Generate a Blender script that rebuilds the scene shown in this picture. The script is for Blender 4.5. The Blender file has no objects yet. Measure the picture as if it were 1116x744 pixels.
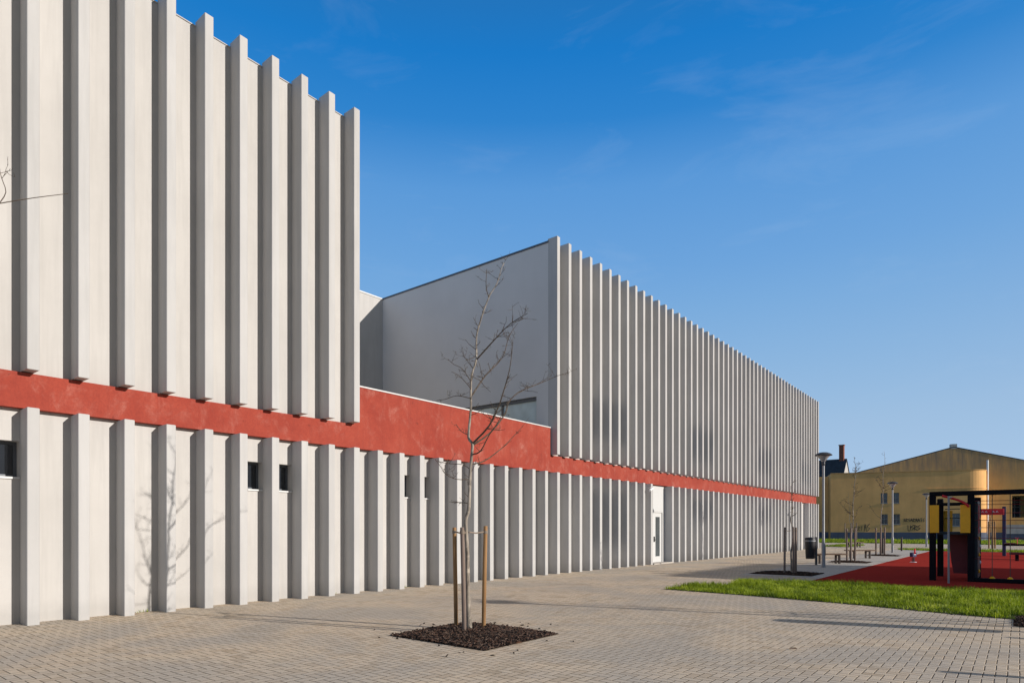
import bpy, math, random
import numpy as np
from mathutils import Vector, Matrix

random.seed(11)
RNG = np.random.default_rng(5)
R = math.radians
scene = bpy.context.scene
COL = scene.collection

# ------------------------------------------------------------------ camera
cam_d = bpy.data.cameras.new("camera")
cam = bpy.data.objects.new("camera", cam_d)
COL.objects.link(cam)
cam.location = (0, 0, 1.6)
cam.rotation_euler = (R(90), 0, R(38.71))
cam_d.sensor_width = 36.0
cam_d.lens = 690 / 1116 * 36
cam_d.shift_y = 204 / 1116
cam_d.clip_start = 0.05
cam_d.clip_end = 5000
scene.camera = cam

# ------------------------------------------------------------------ light
SUN_AZ, SUN_EL = 16.3, 17.6          # azimuth counted from +X towards +Y
world = bpy.data.worlds.new("World")
scene.world = world
world.use_nodes = True
wn, wl = world.node_tree.nodes, world.node_tree.links
bg = wn["Background"]
sky = wn.new("ShaderNodeTexSky")
sky.sky_type = 'NISHITA'
sky.sun_disc = False
sky.sun_elevation = R(SUN_EL)
sky.sun_rotation = R(90 - SUN_AZ)
sky.air_density = 1.0
sky.dust_density = 0.7
sky.ozone_density = 3.0
hs = wn.new("ShaderNodeHueSaturation")
hs.inputs['Saturation'].default_value = 1.38
tc = wn.new("ShaderNodeTexCoord")
gm = wn.new("ShaderNodeGamma")
gm.inputs['Gamma'].default_value = 0.7
wl.new(sky.outputs[0], gm.inputs['Color'])
wl.new(gm.outputs[0], hs.inputs['Color'])
hs.inputs['Value'].default_value = 2.2
# faint cirrus
mp = wn.new("ShaderNodeMapping")
mp.inputs['Scale'].default_value = (2.2, 2.2, 9.0)
mp.inputs['Rotation'].default_value = (R(12), R(-8), R(30))
wl.new(tc.outputs['Generated'], mp.inputs['Vector'])
nz = wn.new("ShaderNodeTexNoise")
nz.inputs['Scale'].default_value = 1.9
nz.inputs['Detail'].default_value = 8
nz.inputs['Roughness'].default_value = 0.62
nz.inputs['Distortion'].default_value = 0.6
wl.new(mp.outputs[0], nz.inputs['Vector'])
rp = wn.new("ShaderNodeValToRGB")
rp.color_ramp.elements[0].position = 0.55
rp.color_ramp.elements[0].color = (0, 0, 0, 1)
rp.color_ramp.elements[1].position = 0.85
rp.color_ramp.elements[1].color = (0.10, 0.10, 0.10, 1)
wl.new(nz.outputs['Fac'], rp.inputs[0])
mxs = wn.new("ShaderNodeMix")
mxs.data_type = 'RGBA'
wl.new(rp.outputs[0], mxs.inputs[0])
# a polarised sky: deeper red and green extinction where the sky is darkest
sp_, cb_ = wn.new("ShaderNodeSeparateColor"), wn.new("ShaderNodeCombineColor")
wl.new(hs.outputs[0], sp_.inputs[0])
for i_, (a_, c_) in enumerate(((1.42, -1.05), (1.136, -0.88), (0.69, 1.8))):
    ma_ = wn.new("ShaderNodeMath"); ma_.operation = 'MULTIPLY_ADD'
    wl.new(sp_.outputs[i_], ma_.inputs[0]); ma_.inputs[1].default_value = a_; ma_.inputs[2].default_value = c_
    mm_ = wn.new("ShaderNodeMath"); mm_.operation = 'MAXIMUM'; mm_.inputs[1].default_value = 0.04
    wl.new(ma_.outputs[0], mm_.inputs[0])
    mn_ = wn.new("ShaderNodeMath"); mn_.operation = 'MINIMUM'; mn_.inputs[1].default_value = (2.6, 2.4, 2.3)[i_]
    wl.new(mm_.outputs[0], mn_.inputs[0]); wl.new(mn_.outputs[0], cb_.inputs[i_])
# most of the colour follows the height above the horizon
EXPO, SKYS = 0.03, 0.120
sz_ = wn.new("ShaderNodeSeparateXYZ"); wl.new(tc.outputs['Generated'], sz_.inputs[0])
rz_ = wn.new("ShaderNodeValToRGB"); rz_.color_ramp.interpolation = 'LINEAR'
STOPS = [(0.0, (.44, .62, .86)), (.03, (.43, .62, .86)), (.157, (.34, .545, .805)), (.37, (.17, .39, .775)), (.47, (.115, .335, .745)), (.54, (.032, .235, .66)), (.60, (.013, .20, .62)), (.66, (.02, .17, .5)), (.76, (.17, .17, .185)), (1.0, (.19, .18, .18))]  # top stops: neutral grey added overhead, out of view, to keep shade from bluing
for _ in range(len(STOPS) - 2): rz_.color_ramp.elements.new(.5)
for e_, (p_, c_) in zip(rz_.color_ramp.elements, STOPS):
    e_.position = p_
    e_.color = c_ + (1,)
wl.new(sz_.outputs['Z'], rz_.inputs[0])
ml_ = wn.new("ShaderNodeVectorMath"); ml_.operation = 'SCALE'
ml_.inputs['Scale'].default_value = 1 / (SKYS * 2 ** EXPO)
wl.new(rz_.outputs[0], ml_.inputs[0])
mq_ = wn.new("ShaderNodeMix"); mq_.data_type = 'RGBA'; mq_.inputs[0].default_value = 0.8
dt_ = wn.new("ShaderNodeVectorMath"); dt_.operation = 'DOT_PRODUCT'     # warm haze added on the unseen sun side, to temper blue shade
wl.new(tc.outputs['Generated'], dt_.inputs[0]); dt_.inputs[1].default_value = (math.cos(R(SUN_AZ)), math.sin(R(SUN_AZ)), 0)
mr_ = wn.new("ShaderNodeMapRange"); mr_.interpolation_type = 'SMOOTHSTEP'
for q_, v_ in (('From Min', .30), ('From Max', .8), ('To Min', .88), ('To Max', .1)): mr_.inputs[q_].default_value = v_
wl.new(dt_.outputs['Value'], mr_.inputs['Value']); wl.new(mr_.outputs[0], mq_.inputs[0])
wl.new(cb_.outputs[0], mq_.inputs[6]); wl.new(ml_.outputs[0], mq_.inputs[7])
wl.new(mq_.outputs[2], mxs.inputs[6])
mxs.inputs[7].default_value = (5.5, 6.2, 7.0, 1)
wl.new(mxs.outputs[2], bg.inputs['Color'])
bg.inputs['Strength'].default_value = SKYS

sun_d = bpy.data.lights.new("sun", 'SUN')
sun_d.energy = 5.0
sun_d.angle = R(0.53)
sun_d.color = (1.0, 0.935, 0.86)
sun = bpy.data.objects.new("sun", sun_d)
COL.objects.link(sun)
sdir = Vector((math.cos(R(SUN_AZ)) * math.cos(R(SUN_EL)), math.sin(R(SUN_AZ)) * math.cos(R(SUN_EL)), math.sin(R(SUN_EL))))
sun.rotation_euler = sdir.to_track_quat('Z', 'Y').to_euler()
sun.location = (30, 10, 30)

vs = scene.view_settings
vs.view_transform = 'Standard'
vs.look = 'None'
vs.exposure = EXPO
vs.gamma = 1.0
vs.use_curve_mapping = False


# ------------------------------------------------------------------ helpers
class MB:
    """collects shapes; build() links them as one mesh object"""
    def __init__(self):
        self.v, self.f = [], []

    def add(self, vs_, fs_):
        n = len(self.v)
        self.v += [tuple(p) for p in vs_]
        self.f += [tuple(n + i for i in f) for f in fs_]
        return self

    def box(self, x0, x1, y0, y1, z0, z1):
        return self.add([(x0, y0, z0), (x1, y0, z0), (x1, y1, z0), (x0, y1, z0), (x0, y0, z1), (x1, y0, z1), (x1, y1, z1), (x0, y1, z1)],
                        [(0, 3, 2, 1), (4, 5, 6, 7), (0, 1, 5, 4), (1, 2, 6, 5), (2, 3, 7, 6), (3, 0, 4, 7)])

    def cbox(self, x0, x1, y0, y1, z0, z1, c=0.01):
        """box with chamfered vertical edges and chamfered top"""
        pts = [(x0 + c, y0), (x1 - c, y0), (x1, y0 + c), (x1, y1 - c), (x1 - c, y1), (x0 + c, y1), (x0, y1 - c), (x0, y0 + c)]
        cx, cy = (x0 + x1) / 2, (y0 + y1) / 2
        def ins(p):
            return (p[0] - math.copysign(min(c, abs(p[0] - cx) * .5), p[0] - cx), p[1] - math.copysign(min(c, abs(p[1] - cy) * .5), p[1] - cy))
        top = [ins(p) for p in pts]
        V = [(x, y, z0 + c) for x, y in pts] + [(x, y, z1 - c) for x, y in pts] + [(x, y, z1) for x, y in top] + [(x, y, z0) for x, y in top]
        F = [tuple(range(16, 24)), tuple(range(31, 23, -1))]
        for i in range(8):
            j = (i + 1) % 8
            F += [(i, j, 8 + j, 8 + i), (8 + i, 8 + j, 16 + j, 16 + i), (24 + i, 24 + j, j, i)]
        return self.add(V, F)

    def prism(self, pts, z0, z1):
        n = len(pts)
        V = [(x, y, z0) for x, y in pts] + [(x, y, z1) for x, y in pts]
        F = [tuple(range(n - 1, -1, -1)), tuple(range(n, 2 * n))] + [(i, (i + 1) % n, n + (i + 1) % n, n + i) for i in range(n)]
        return self.add(V, F)

    def prism_y(self, pts, y0, y1):
        """pts in (x, z), extruded along y"""
        n = len(pts)
        V = [(x, y0, z) for x, z in pts] + [(x, y1, z) for x, z in pts]
        F = [tuple(range(n)), tuple(range(2 * n - 1, n - 1, -1))] + [(i, n + i, n + (i + 1) % n, (i + 1) % n) for i in range(n)]
        return self.add(V, F)

    def tube(self, pts, rad, sides=8, cap=True):
        pts = [Vector(p) for p in pts]
        if not isinstance(rad, (list, tuple)):
            rad = [rad] * len(pts)
        up = Vector((0, 0, 1))
        t0 = (pts[1] - pts[0]).normalized()
        nrm = t0.cross(up) if abs(t0.z) < 0.9 else t0.cross(Vector((1, 0, 0)))
        nrm.normalize()
        V, F = [], []
        for i, p in enumerate(pts):
            a = pts[max(i - 1, 0)]
            b = pts[min(i + 1, len(pts) - 1)]
            t = (b - a).normalized()
            nrm = nrm - t * nrm.dot(t)
            nrm.normalize()
            bn = t.cross(nrm)
            for k in range(sides):
                an = 2 * math.pi * k / sides
                V.append(p + (nrm * math.cos(an) + bn * math.sin(an)) * rad[i])
        for i in range(len(pts) - 1):
            for k in range(sides):
                j = (k + 1) % sides
                F.append((i * sides + k, i * sides + j, (i + 1) * sides + j, (i + 1) * sides + k))
        if cap:
            F.append(tuple(range(sides - 1, -1, -1)))
            F.append(tuple(range((len(pts) - 1) * sides, len(pts) * sides)))
        return self.add(V, F)

    def lathe(self, prof, cx=0, cy=0, sides=24):
        V, F = [], []
        for r, z in prof:
            for k in range(sides):
                a = 2 * math.pi * k / sides
                V.append((cx + r * math.cos(a), cy + r * math.sin(a), z))
        for i in range(len(prof) - 1):
            for k in range(sides):
                j = (k + 1) % sides
                F.append((i * sides + k, i * sides + j, (i + 1) * sides + j, (i + 1) * sides + k))
        F.append(tuple(range(sides - 1, -1, -1)))
        F.append(tuple(range((len(prof) - 1) * sides, len(prof) * sides)))
        return self.add(V, F)

    def build(self, name, mat, parent=None, loc=(0, 0, 0), smooth=False, base=(0, 0, 0)):
        me = bpy.data.meshes.new(name)
        b = Vector(base)
        me.from_pydata([tuple(Vector(p) - b) for p in self.v], [], self.f)
        if smooth:
            me.polygons.foreach_set('use_smooth', [True] * len(me.polygons))
            try:
                me.set_sharp_from_angle(angle=R(40))
            except Exception:
                pass
        me.update()
        me.materials.append(mat)
        o = bpy.data.objects.new(name, me)
        COL.objects.link(o)
        o.location = loc
        if parent is not None:
            o.parent = parent
        return o


def tag(o, label=None, cat=None, group=None, kind=None):
    if label: o['label'] = label
    if cat: o['category'] = cat
    if group: o['group'] = group
    if kind: o['kind'] = kind
    return o


def thing(name, label, cat, loc=(0, 0, 0), rz=0, group=None):
    o = bpy.data.objects.new(name, None)
    o.empty_display_size = 0.2
    COL.objects.link(o)
    o.location = loc
    o.rotation_euler = (0, 0, rz)
    return tag(o, label, cat, group)


def dup(root, loc, rz=None, label=None, scale=None):
    r = root.copy(); COL.objects.link(r); r.location = loc
    if rz is not None: r.rotation_euler = (0, 0, rz)
    if scale: r.scale = (scale,) * 3
    if label: r['label'] = label
    for ch in list(root.children):
        c = ch.copy(); COL.objects.link(c); c.parent = r
        for g in list(ch.children):
            d = g.copy(); COL.objects.link(d); d.parent = c
    return r


# ------------------------------------------------------------------ materials
class N:
    def __init__(self, name, rough=0.8, spec=0.3, metal=0.0):
        self.m = bpy.data.materials.new(name)
        self.m.use_nodes = True
        self.n, self.l = self.m.node_tree.nodes, self.m.node_tree.links
        self.b = self.n["Principled BSDF"]
        self.b.inputs['Roughness'].default_value = rough
        self.b.inputs['Specular IOR Level'].default_value = spec
        self.b.inputs['Metallic'].default_value = metal
        self._pos = None

    def pos(self):
        if self._pos is None:
            self._pos = self.n.new("ShaderNodeNewGeometry").outputs['Position']
        return self._pos

    def obco(self):
        return self.n.new("ShaderNodeTexCoord").outputs['Object']

    def map(self, src, scale=(1, 1, 1), rot=(0, 0, 0)):
        m = self.n.new("ShaderNodeMapping")
        m.inputs['Scale'].default_value = scale
        m.inputs['Rotation'].default_value = rot
        self.l.new(src, m.inputs['Vector'])
        return m.outputs[0]

    def noise(self, src, scale, detail=5, rough=0.55, dist=0.0):
        t = self.n.new("ShaderNodeTexNoise")
        t.inputs['Scale'].default_value = scale
        t.inputs['Detail'].default_value = detail
        t.inputs['Roughness'].default_value = rough
        t.inputs['Distortion'].default_value = dist
        self.l.new(src, t.inputs['Vector'])
        return t.outputs['Fac']

    def ramp(self, src, stops):
        r = self.n.new("ShaderNodeValToRGB")
        el = r.color_ramp.elements
        while len(el) < len(stops):
            el.new(0.5)
        for e, (p, c) in zip(el, stops):
            e.position = p
            e.color = tuple(c) + (1,) if len(c) == 3 else c
        self.l.new(src, r.inputs[0])
        return r.outputs[0]

    def math(self, op, a, b=None, c=None, clamp=False):
        m = self.n.new("ShaderNodeMath")
        m.operation = op
        m.use_clamp = clamp
        for i, x in enumerate((a, b, c)):
            if x is None: continue
            if isinstance(x, (int, float)): m.inputs[i].default_value = x
            else: self.l.new(x, m.inputs[i])
        return m.outputs[0]

    def mix(self, fac, a, b, mode='MIX'):
        m = self.n.new("ShaderNodeMix")
        m.data_type = 'RGBA'
        m.blend_type = mode
        m.clamp_factor = True
        for i, x in ((0, fac), (6, a), (7, b)):
            if isinstance(x, (int, float)): m.inputs[i].default_value = x
            elif isinstance(x, (tuple, list)): m.inputs[i].default_value = tuple(x) + (1,)
            else: self.l.new(x, m.inputs[i])
        return m.outputs[2]

    def rnd(self):
        return self.n.new("ShaderNodeObjectInfo").outputs['Random']

    def color(self, c):
        if isinstance(c, (tuple, list)): self.b.inputs['Base Color'].default_value = tuple(c) + (1,)
        else: self.l.new(c, self.b.inputs['Base Color'])
        return self

    def bump(self, h, strength=0.3, dist=0.01):
        b = self.n.new("ShaderNodeBump")
        b.inputs['Strength'].default_value = strength
        b.inputs['Distance'].default_value = dist
        self.l.new(h, b.inputs['Height'])
        self.l.new(b.outputs[0], self.b.inputs['Normal'])
        return self


def simple(name, c, rough=0.7, spec=0.3, metal=0.0, var=0.15, scale=6.0):
    k = N(name, rough, spec, metal)
    nz_ = k.noise(k.obco(), scale, 5)
    k.color(k.ramp(nz_, [(0.3, tuple(x * (1 - var) for x in c)), (0.7, tuple(min(1, x * (1 + var)) for x in c))]))
    return k.m


def concrete(name, c, blot=0.06, run=.5):
    k = N(name, 0.85, 0.25)
    big = k.noise(k.pos(), 0.55, 6, 0.6)
    streak = k.noise(k.map(k.pos(), (5.0, 5.0, 0.35)), 1.6, 5, 0.6)
    fine = k.noise(k.pos(), 60, 3, 0.6)
    col = k.ramp(big, [(0.3, tuple(x * (1 - blot) for x in c)), (0.7, tuple(x * (1 + blot * .5) for x in c))])
    col = k.mix(k.ramp(streak, [(0.45, (0, 0, 0)), (0.75, (run, run, run))]), col, tuple(x * 0.84 for x in c))
    r = k.math('MULTIPLY_ADD', k.rnd(), 0.07, 0.965)
    rr = k.n.new("ShaderNodeCombineColor")
    for i in range(3): k.l.new(r, rr.inputs[i])
    col = k.mix(1.0, col, rr.outputs[0], 'MULTIPLY')
    # splash stains just above the ground
    sep = k.n.new("ShaderNodeSeparateXYZ"); k.l.new(k.pos(), sep.inputs[0])
    zz = k.math('ADD', sep.outputs['Z'], k.math('MULTIPLY', k.noise(k.pos(), 3.0, 4), -0.3))
    low = k.math('SUBTRACT', 1.0, k.math('DIVIDE', zz, 0.25, clamp=True), clamp=True)
    col = k.mix(k.math('MULTIPLY', low, 0.25), col, tuple(x * 0.55 for x in c))
    k.color(col)
    h = k.math('ADD', fine, k.math('MULTIPLY', k.noise(k.pos(), 9, 4), 1.5))
    k.bump(h, 0.25, 0.004)
    return k.m


def red_render(name):
    k = N(name, 0.85, 0.2)
    c = (0.33, 0.058, 0.036)
    n1 = k.noise(k.pos(), 0.9, 8, 0.65, 0.4)
    n2 = k.noise(k.pos(), 4.5, 8, 0.7)
    col = k.ramp(n1, [(0.32, (0.265, 0.04, 0.026)), (0.55, c), (0.72, (0.36, 0.078, 0.05))])
    n3 = k.noise(k.map(k.pos(), (1.0, 1.0, 0.8)), 1.9, 8, 0.72, 0.8)
    pale = k.math('MULTIPLY', k.ramp(n3, [(0.49, (0, 0, 0)), (0.66, (1, 1, 1))]), k.ramp(n2, [(0.40, (0, 0, 0)), (0.7, (.75, .75, .75))]))
    col = k.mix(pale, col, (0.46, 0.20, 0.155))
    run = k.noise(k.map(k.pos(), (6.0, 6.0, 0.5)), 1.5, 5, 0.65)
    col = k.mix(k.ramp(run, [(0.46, (0, 0, 0)), (0.72, (.55, .55, .55))]), col, (0.25, 0.042, 0.028))
    grit = k.noise(k.pos(), 28.0, 4, .7)
    col = k.mix(k.ramp(grit, [(0.40, (.35, .35, .35)), (0.56, (0, 0, 0))]), col, (0.21, 0.036, 0.026))
    spots = k.noise(k.pos(), 7.0, 2)
    col = k.mix(k.ramp(spots, [(0.70, (0, 0, 0)), (0.76, (.6, .6, .6))]), col, (0.16, 0.03, 0.022))
    k.color(col)
    k.bump(k.math('ADD', n2, k.noise(k.pos(), 50, 3)), 0.3, 0.006)
    return k.m


def herringbone(name):
    """90 degree herringbone of 20 x 10 cm pavers, joints along X and Y"""
    k = N(name, 0.9, 0.2)
    k.b.inputs['IOR'].default_value = 1.12
    s = k.n.new("ShaderNodeSeparateXYZ"); k.l.new(k.pos(), s.inputs[0])
    wx = k.math('MULTIPLY_ADD', k.math('SUBTRACT', k.noise(k.pos(), 2.2, 2), .5), 0.012, s.outputs['X'])
    wy = k.math('MULTIPLY_ADD', k.math('SUBTRACT', k.noise(k.map(k.pos(), (1, 1, 1), (0, 0, 1.1)), 2.2, 2), .5), 0.012, s.outputs['Y'])
    P = 0.105
    gx, gy = k.math('DIVIDE', wx, P), k.math('DIVIDE', wy, P)
    i, j = k.math('FLOOR', gx), k.math('FLOOR', gy)
    fx, fy = k.math('SUBTRACT', gx, i), k.math('SUBTRACT', gy, j)
    d = k.math('FLOORED_MODULO', k.math('SUBTRACT', i, j), 4.0)
    is_ = [k.math('COMPARE', d, float(q), 0.25) for q in range(4)]
    # distance to each edge, opened where two halves of one paver meet
    dl = k.math('ADD', fx, is_[1])
    dr = k.math('ADD', k.math('SUBTRACT', 1.0, fx), is_[0])
    db = k.math('ADD', fy, is_[2])
    dt = k.math('ADD', k.math('SUBTRACT', 1.0, fy), is_[3])
    dist = k.math('MINIMUM', k.math('MINIMUM', dl, dr), k.math('MINIMUM', db, dt))
    bi, bj = k.math('SUBTRACT', i, is_[1]), k.math('SUBTRACT', j, is_[2])
    cv = k.n.new("ShaderNodeCombineXYZ"); k.l.new(bi, cv.inputs[0]); k.l.new(bj, cv.inputs[1])
    wnz = k.n.new("ShaderNodeTexWhiteNoise"); wnz.noise_dimensions = '3D'; k.l.new(cv.outputs[0], wnz.inputs['Vector'])
    col = k.ramp(wnz.outputs['Value'], [(0.0, (0.52, 0.41, 0.295)), (0.35, (0.68, 0.55, 0.41)), (0.7, (0.63, 0.52, 0.40)), (1.0, (0.67, 0.55, 0.41))])
    big = k.noise(k.pos(), 0.45, 6, 0.6, 0.5)
    col = k.mix(k.ramp(big, [(0.42, (0, 0, 0)), (0.60, (.75, .75, .75))]), col, (0.47, 0.425, 0.37))
    st = k.noise(k.map(k.pos(), (1, 1, 1), (0, 0, .7)), 0.9, 8, 0.7, 1.2)
    col = k.mix(k.ramp(st, [(0.56, (0, 0, 0)), (0.70, (.6, .6, .6))]), col, (0.40, 0.32, 0.23))
    speck = k.noise(k.pos(), 130, 2)
    col = k.mix(k.ramp(speck, [(0.35, (.35, .35, .35)), (0.5, (0, 0, 0))]), col, (0.26, 0.20, 0.16))
    joint = k.math('SUBTRACT', 1.0, k.math('DIVIDE', k.math('SUBTRACT', dist, 0.026), 0.034, clamp=True), clamp=True)
    fill = k.noise(k.pos(), 1.3, 4)
    jc = k.mix(k.ramp(fill, [(0.4, (0, 0, 0)), (0.65, (1, 1, 1))]), (0.085, 0.066, 0.05), (0.17, 0.135, 0.10))
    col = k.mix(joint, col, jc)
    k.color(col)
    edge = k.math('DIVIDE', dist, 0.085, clamp=True)
    tilt = k.math('MULTIPLY', wnz.outputs['Value'], 0.25)
    k.bump(k.math('ADD', k.math('ADD', edge, tilt), k.math('MULTIPLY', speck, 0.15)), 0.9, 0.006)
    return k.m


def ground_mat(name, c1, c2, scale=3.0, bump=0.01):
    k = N(name, 1.0, 0.0)
    k.b.inputs['IOR'].default_value = 1.0
    n1 = k.noise(k.pos(), scale, 7, 0.65)
    n2 = k.noise(k.pos(), scale * 14, 4)
    col = k.ramp(n1, [(0.35, c1), (0.68, c2)])
    col = k.mix(0.35, col, k.ramp(n2, [(0.3, tuple(x * .6 for x in c1)), (0.7, tuple(min(1, x * 1.3) for x in c2))]))
    k.color(col)
    k.bump(n2, 0.4, bump)
    return k.m


def slab_mat(name):
    k = N(name, 0.85, 0.25)
    br = k.n.new("ShaderNodeTexBrick")
    br.inputs['Scale'].default_value = 1.0
    br.inputs['Brick Width'].default_value = 0.4
    br.inputs['Row Height'].default_value = 0.2
    br.inputs['Mortar Size'].default_value = 0.008
    br.inputs['Color1'].default_value = (0.50, 0.455, 0.40, 1)
    br.inputs['Color2'].default_value = (0.43, 0.39, 0.35, 1)
    br.inputs['Mortar'].default_value = (0.2, 0.17, 0.15, 1)
    k.l.new(k.pos(), br.inputs['Vector'])
    n = k.noise(k.pos(), 0.8, 6)
    k.color(k.mix(k.ramp(n, [(0.4, (0, 0, 0)), (0.7, (.4, .4, .4))]), br.outputs[0], (0.36, 0.33, 0.3)))
    k.bump(k.noise(k.pos(), 80, 3), 0.3, 0.003)
    return k.m


def plaster(name, c, dirt=(0.2, 0.16, 0.1), amount=0.6, top=None):
    k = N(name, 0.9, 0.2)
    co = k.obco()
    n1 = k.noise(co, 0.35, 7, 0.62)
    n2 = k.noise(k.map(co, (1.2, 1.2, 0.14)), 1.3, 7, 0.68)
    col = k.ramp(n1, [(0.32, tuple(x * .82 for x in c)), (0.7, tuple(x * 1.1 for x in c))])
    f = k.ramp(n2, [(0.48, (0, 0, 0)), (0.78, (amount,) * 3)])
    if top:                                    # rain stains that start under the top edge
        s = k.n.new("ShaderNodeSeparateXYZ"); k.l.new(co, s.inputs[0])
        t = k.math('DIVIDE', k.math('SUBTRACT', s.outputs['Z'], top[0]), top[1] - top[0], clamp=True)
        f = k.math('MAXIMUM', f, k.math('MULTIPLY', k.math('MULTIPLY', t, 0.95), k.ramp(n2, [(0.30, (.25, .25, .25)), (0.62, (1, 1, 1))])))
    col = k.mix(f, col, dirt)
    k.color(col)
    k.bump(k.noise(co, 14, 5), 0.25, 0.01)
    return k.m


def bark(name, c1, c2, scale=20):
    k = N(name, 0.9, 0.2)
    n1 = k.noise(k.map(k.obco(), (1, 1, 0.3)), scale, 6, 0.65)
    n2 = k.noise(k.obco(), 9, 4)
    col = k.ramp(n1, [(0.35, c1), (0.65, c2)])
    col = k.mix(k.ramp(n2, [(0.58, (0, 0, 0)), (0.66, (.7, .7, .7))]), col, tuple(min(1, x * 1.35) for x in c2))
    k.color(col)
    k.bump(n1, 0.5, 0.006)
    return k.m


def wood(name, c1, c2):
    k = N(name, 0.75, 0.25)
    n1 = k.noise(k.map(k.obco(), (14, 14, 0.9)), 2.2, 6, 0.65)
    n2 = k.noise(k.map(k.obco(), (1, 1, 0.6)), 2.0, 4)
    col = k.ramp(n1, [(0.3, c1), (0.7, c2)])
    col = k.mix(k.ramp(n2, [(0.45, (0, 0, 0)), (0.7, (.6, .6, .6))]), col, tuple(x * .55 for x in c1))
    k.color(col)
    k.bump(n1, 0.4, 0.003)
    return k.m


def leafy(name, stops, scale=2.0):
    k = N(name, 0.6, 0.3)
    n = k.noise(k.pos(), scale, 5, 0.65)
    n2 = k.noise(k.pos(), 35, 2)
    v = k.math('ADD', k.math('MULTIPLY', n, 0.6), k.math('MULTIPLY', n2, 0.4))
    col = k.ramp(v, stops)
    k.color(col)
    k.b.inputs['Subsurface Weight'].default_value = 0.0
    tr = k.n.new("ShaderNodeBsdfTranslucent")
    k.l.new(col, tr.inputs['Color'])
    mx = k.n.new("ShaderNodeMixShader")
    mx.inputs[0].default_value = 0.4
    k.l.new(k.b.outputs[0], mx.inputs[1]); k.l.new(tr.outputs[0], mx.inputs[2])
    k.l.new(mx.outputs[0], k.n["Material Output"].inputs['Surface'])
    return k.m


def glassy(name, c, rough=0.04):
    k = N(name, rough, 0.8)
    n = k.noise(k.pos(), 1.2, 3)
    k.color(k.ramp(n, [(0.3, c), (0.7, tuple(x * 1.5 for x in c))]))
    return k.m


M = {}
M['conc'] = concrete('pale_concrete', (0.475, 0.464, 0.451), 0.08, .7)
M['conc_wall'] = concrete('painted_wall', (0.48, 0.463, 0.443), 0.09, .7)
M['grey_wall'] = concrete('grey_plaster', (0.63, 0.61, 0.59), 0.05, 0.08)
M['red'] = red_render('red_render')
M['coping'] = simple('metal_coping', (0.62, 0.62, 0.61), 0.5, 0.4, 0.0, 0.05)
M['dark_coping'] = simple('dark_coping', (0.10, 0.11, 0.13), 0.5, 0.4, 0.3, 0.1)
M['roof'] = simple('roof_gravel', (0.3, 0.29, 0.27), 0.95, 0.1, 0, 0.2, 20)
M['frame'] = simple('grey_window_frame', (0.09, 0.10, 0.115), 0.45, 0.5, 0.2, 0.05)
M['white_frame'] = simple('white_door_paint', (0.56, 0.56, 0.55), 0.5, 0.4, 0, 0.03)
M['pane'] = glassy('dark_glass', (0.012, 0.015, 0.02))
M['reflection_pane'] = glassy('glass_reflection_tint', (0.40, 0.47, 0.46), 0.12)  # pale base colour stands in for the bright reflection in the panes
M['door_pane'] = glassy('door_glass', (0.06, 0.068, 0.07), 0.06)  # greyed base colour imitates what the door glass reflects
M['paver'] = herringbone('herringbone_pavers')
M['slab'] = slab_mat('pale_slabs')
M['earth'] = ground_mat('rough_grass_ground', (0.05, 0.075, 0.022), (0.10, 0.12, 0.035), 0.25, 0.03)
M['soil'] = ground_mat('lawn_soil', (0.045, 0.06, 0.02), (0.08, 0.10, 0.03), 5, 0.02)
M['rubber'] = ground_mat('red_rubber', (0.30, 0.034, 0.026), (0.36, 0.042, 0.034), 2.0, 0.004)
M['mulch_base'] = ground_mat('mulch_base', (0.022, 0.016, 0.013), (0.06, 0.042, 0.034), 14, 0.02)
M['grass'] = leafy('grass_blades', [(0.36, (0.05, 0.085, 0.006)), (0.46, (0.15, 0.215, 0.009)), (0.55, (0.34, 0.43, 0.016)), (0.66, (0.52, 0.54, 0.09))], 1.6)
M['bark'] = bark('grey_bark', (0.13, 0.11, 0.09), (0.38, 0.33, 0.27))
M['twig'] = bark('twig_bark', (0.05, 0.037, 0.028), (0.115, 0.088, 0.066), 30)
M['stake'] = wood('round_stake', (0.24, 0.125, 0.05), (0.37, 0.21, 0.09))
M['stake_grey'] = wood('weathered_stake', (0.14, 0.10, 0.08), (0.25, 0.19, 0.155))
M['strap'] = simple('tie_strap', (0.22, 0.17, 0.13), 0.8)
M['steel'] = simple('galvanised_steel', (0.24, 0.24, 0.245), 0.5, 0.4, 0.2, 0.08)
M['lamp_grey'] = simple('lamp_grey_paint', (0.05, 0.05, 0.055), 0.5, 0.4, 0.0, 0.08)
M['lamp_glass'] = simple('lamp_bowl_plastic', (0.32, 0.32, 0.32), 0.25, 0.5, 0, 0.04)
M['black'] = simple('black_paint', (0.012, 0.012, 0.015), 0.5, 0.4, 0, 0.3)
M['black_post'] = simple('black_stained_post', (0.006, 0.005, 0.007), 0.8, 0.15, 0, 0.4)
M['yellow'] = simple('yellow_panel', (0.90, 0.41, 0.006), 0.5, 0.4, 0, 0.06)
M['maroon'] = simple('maroon_panel', (0.13, 0.012, 0.016), 0.5, 0.4, 0, 0.1)
M['red_paint'] = simple('red_paint', (0.58, 0.018, 0.022), 0.45, 0.4, 0, 0.1)
M['rope_red'] = simple('red_rope', (0.20, 0.025, 0.025), 0.9)
M['rope_grey'] = simple('dark_rope', (0.10, 0.085, 0.07), 0.9)
M['blue'] = simple('navy_post_paint', (0.025, 0.03, 0.085), 0.5, 0.4, 0, 0.1)
M['white'] = simple('white_paint', (0.75, 0.75, 0.75), 0.5, 0.4, 0, 0.03)
M['bench_wood'] = simple('bench_planks', (0.15, 0.095, 0.06), 0.75, 0.25, 0, 0.25, 9)
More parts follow.
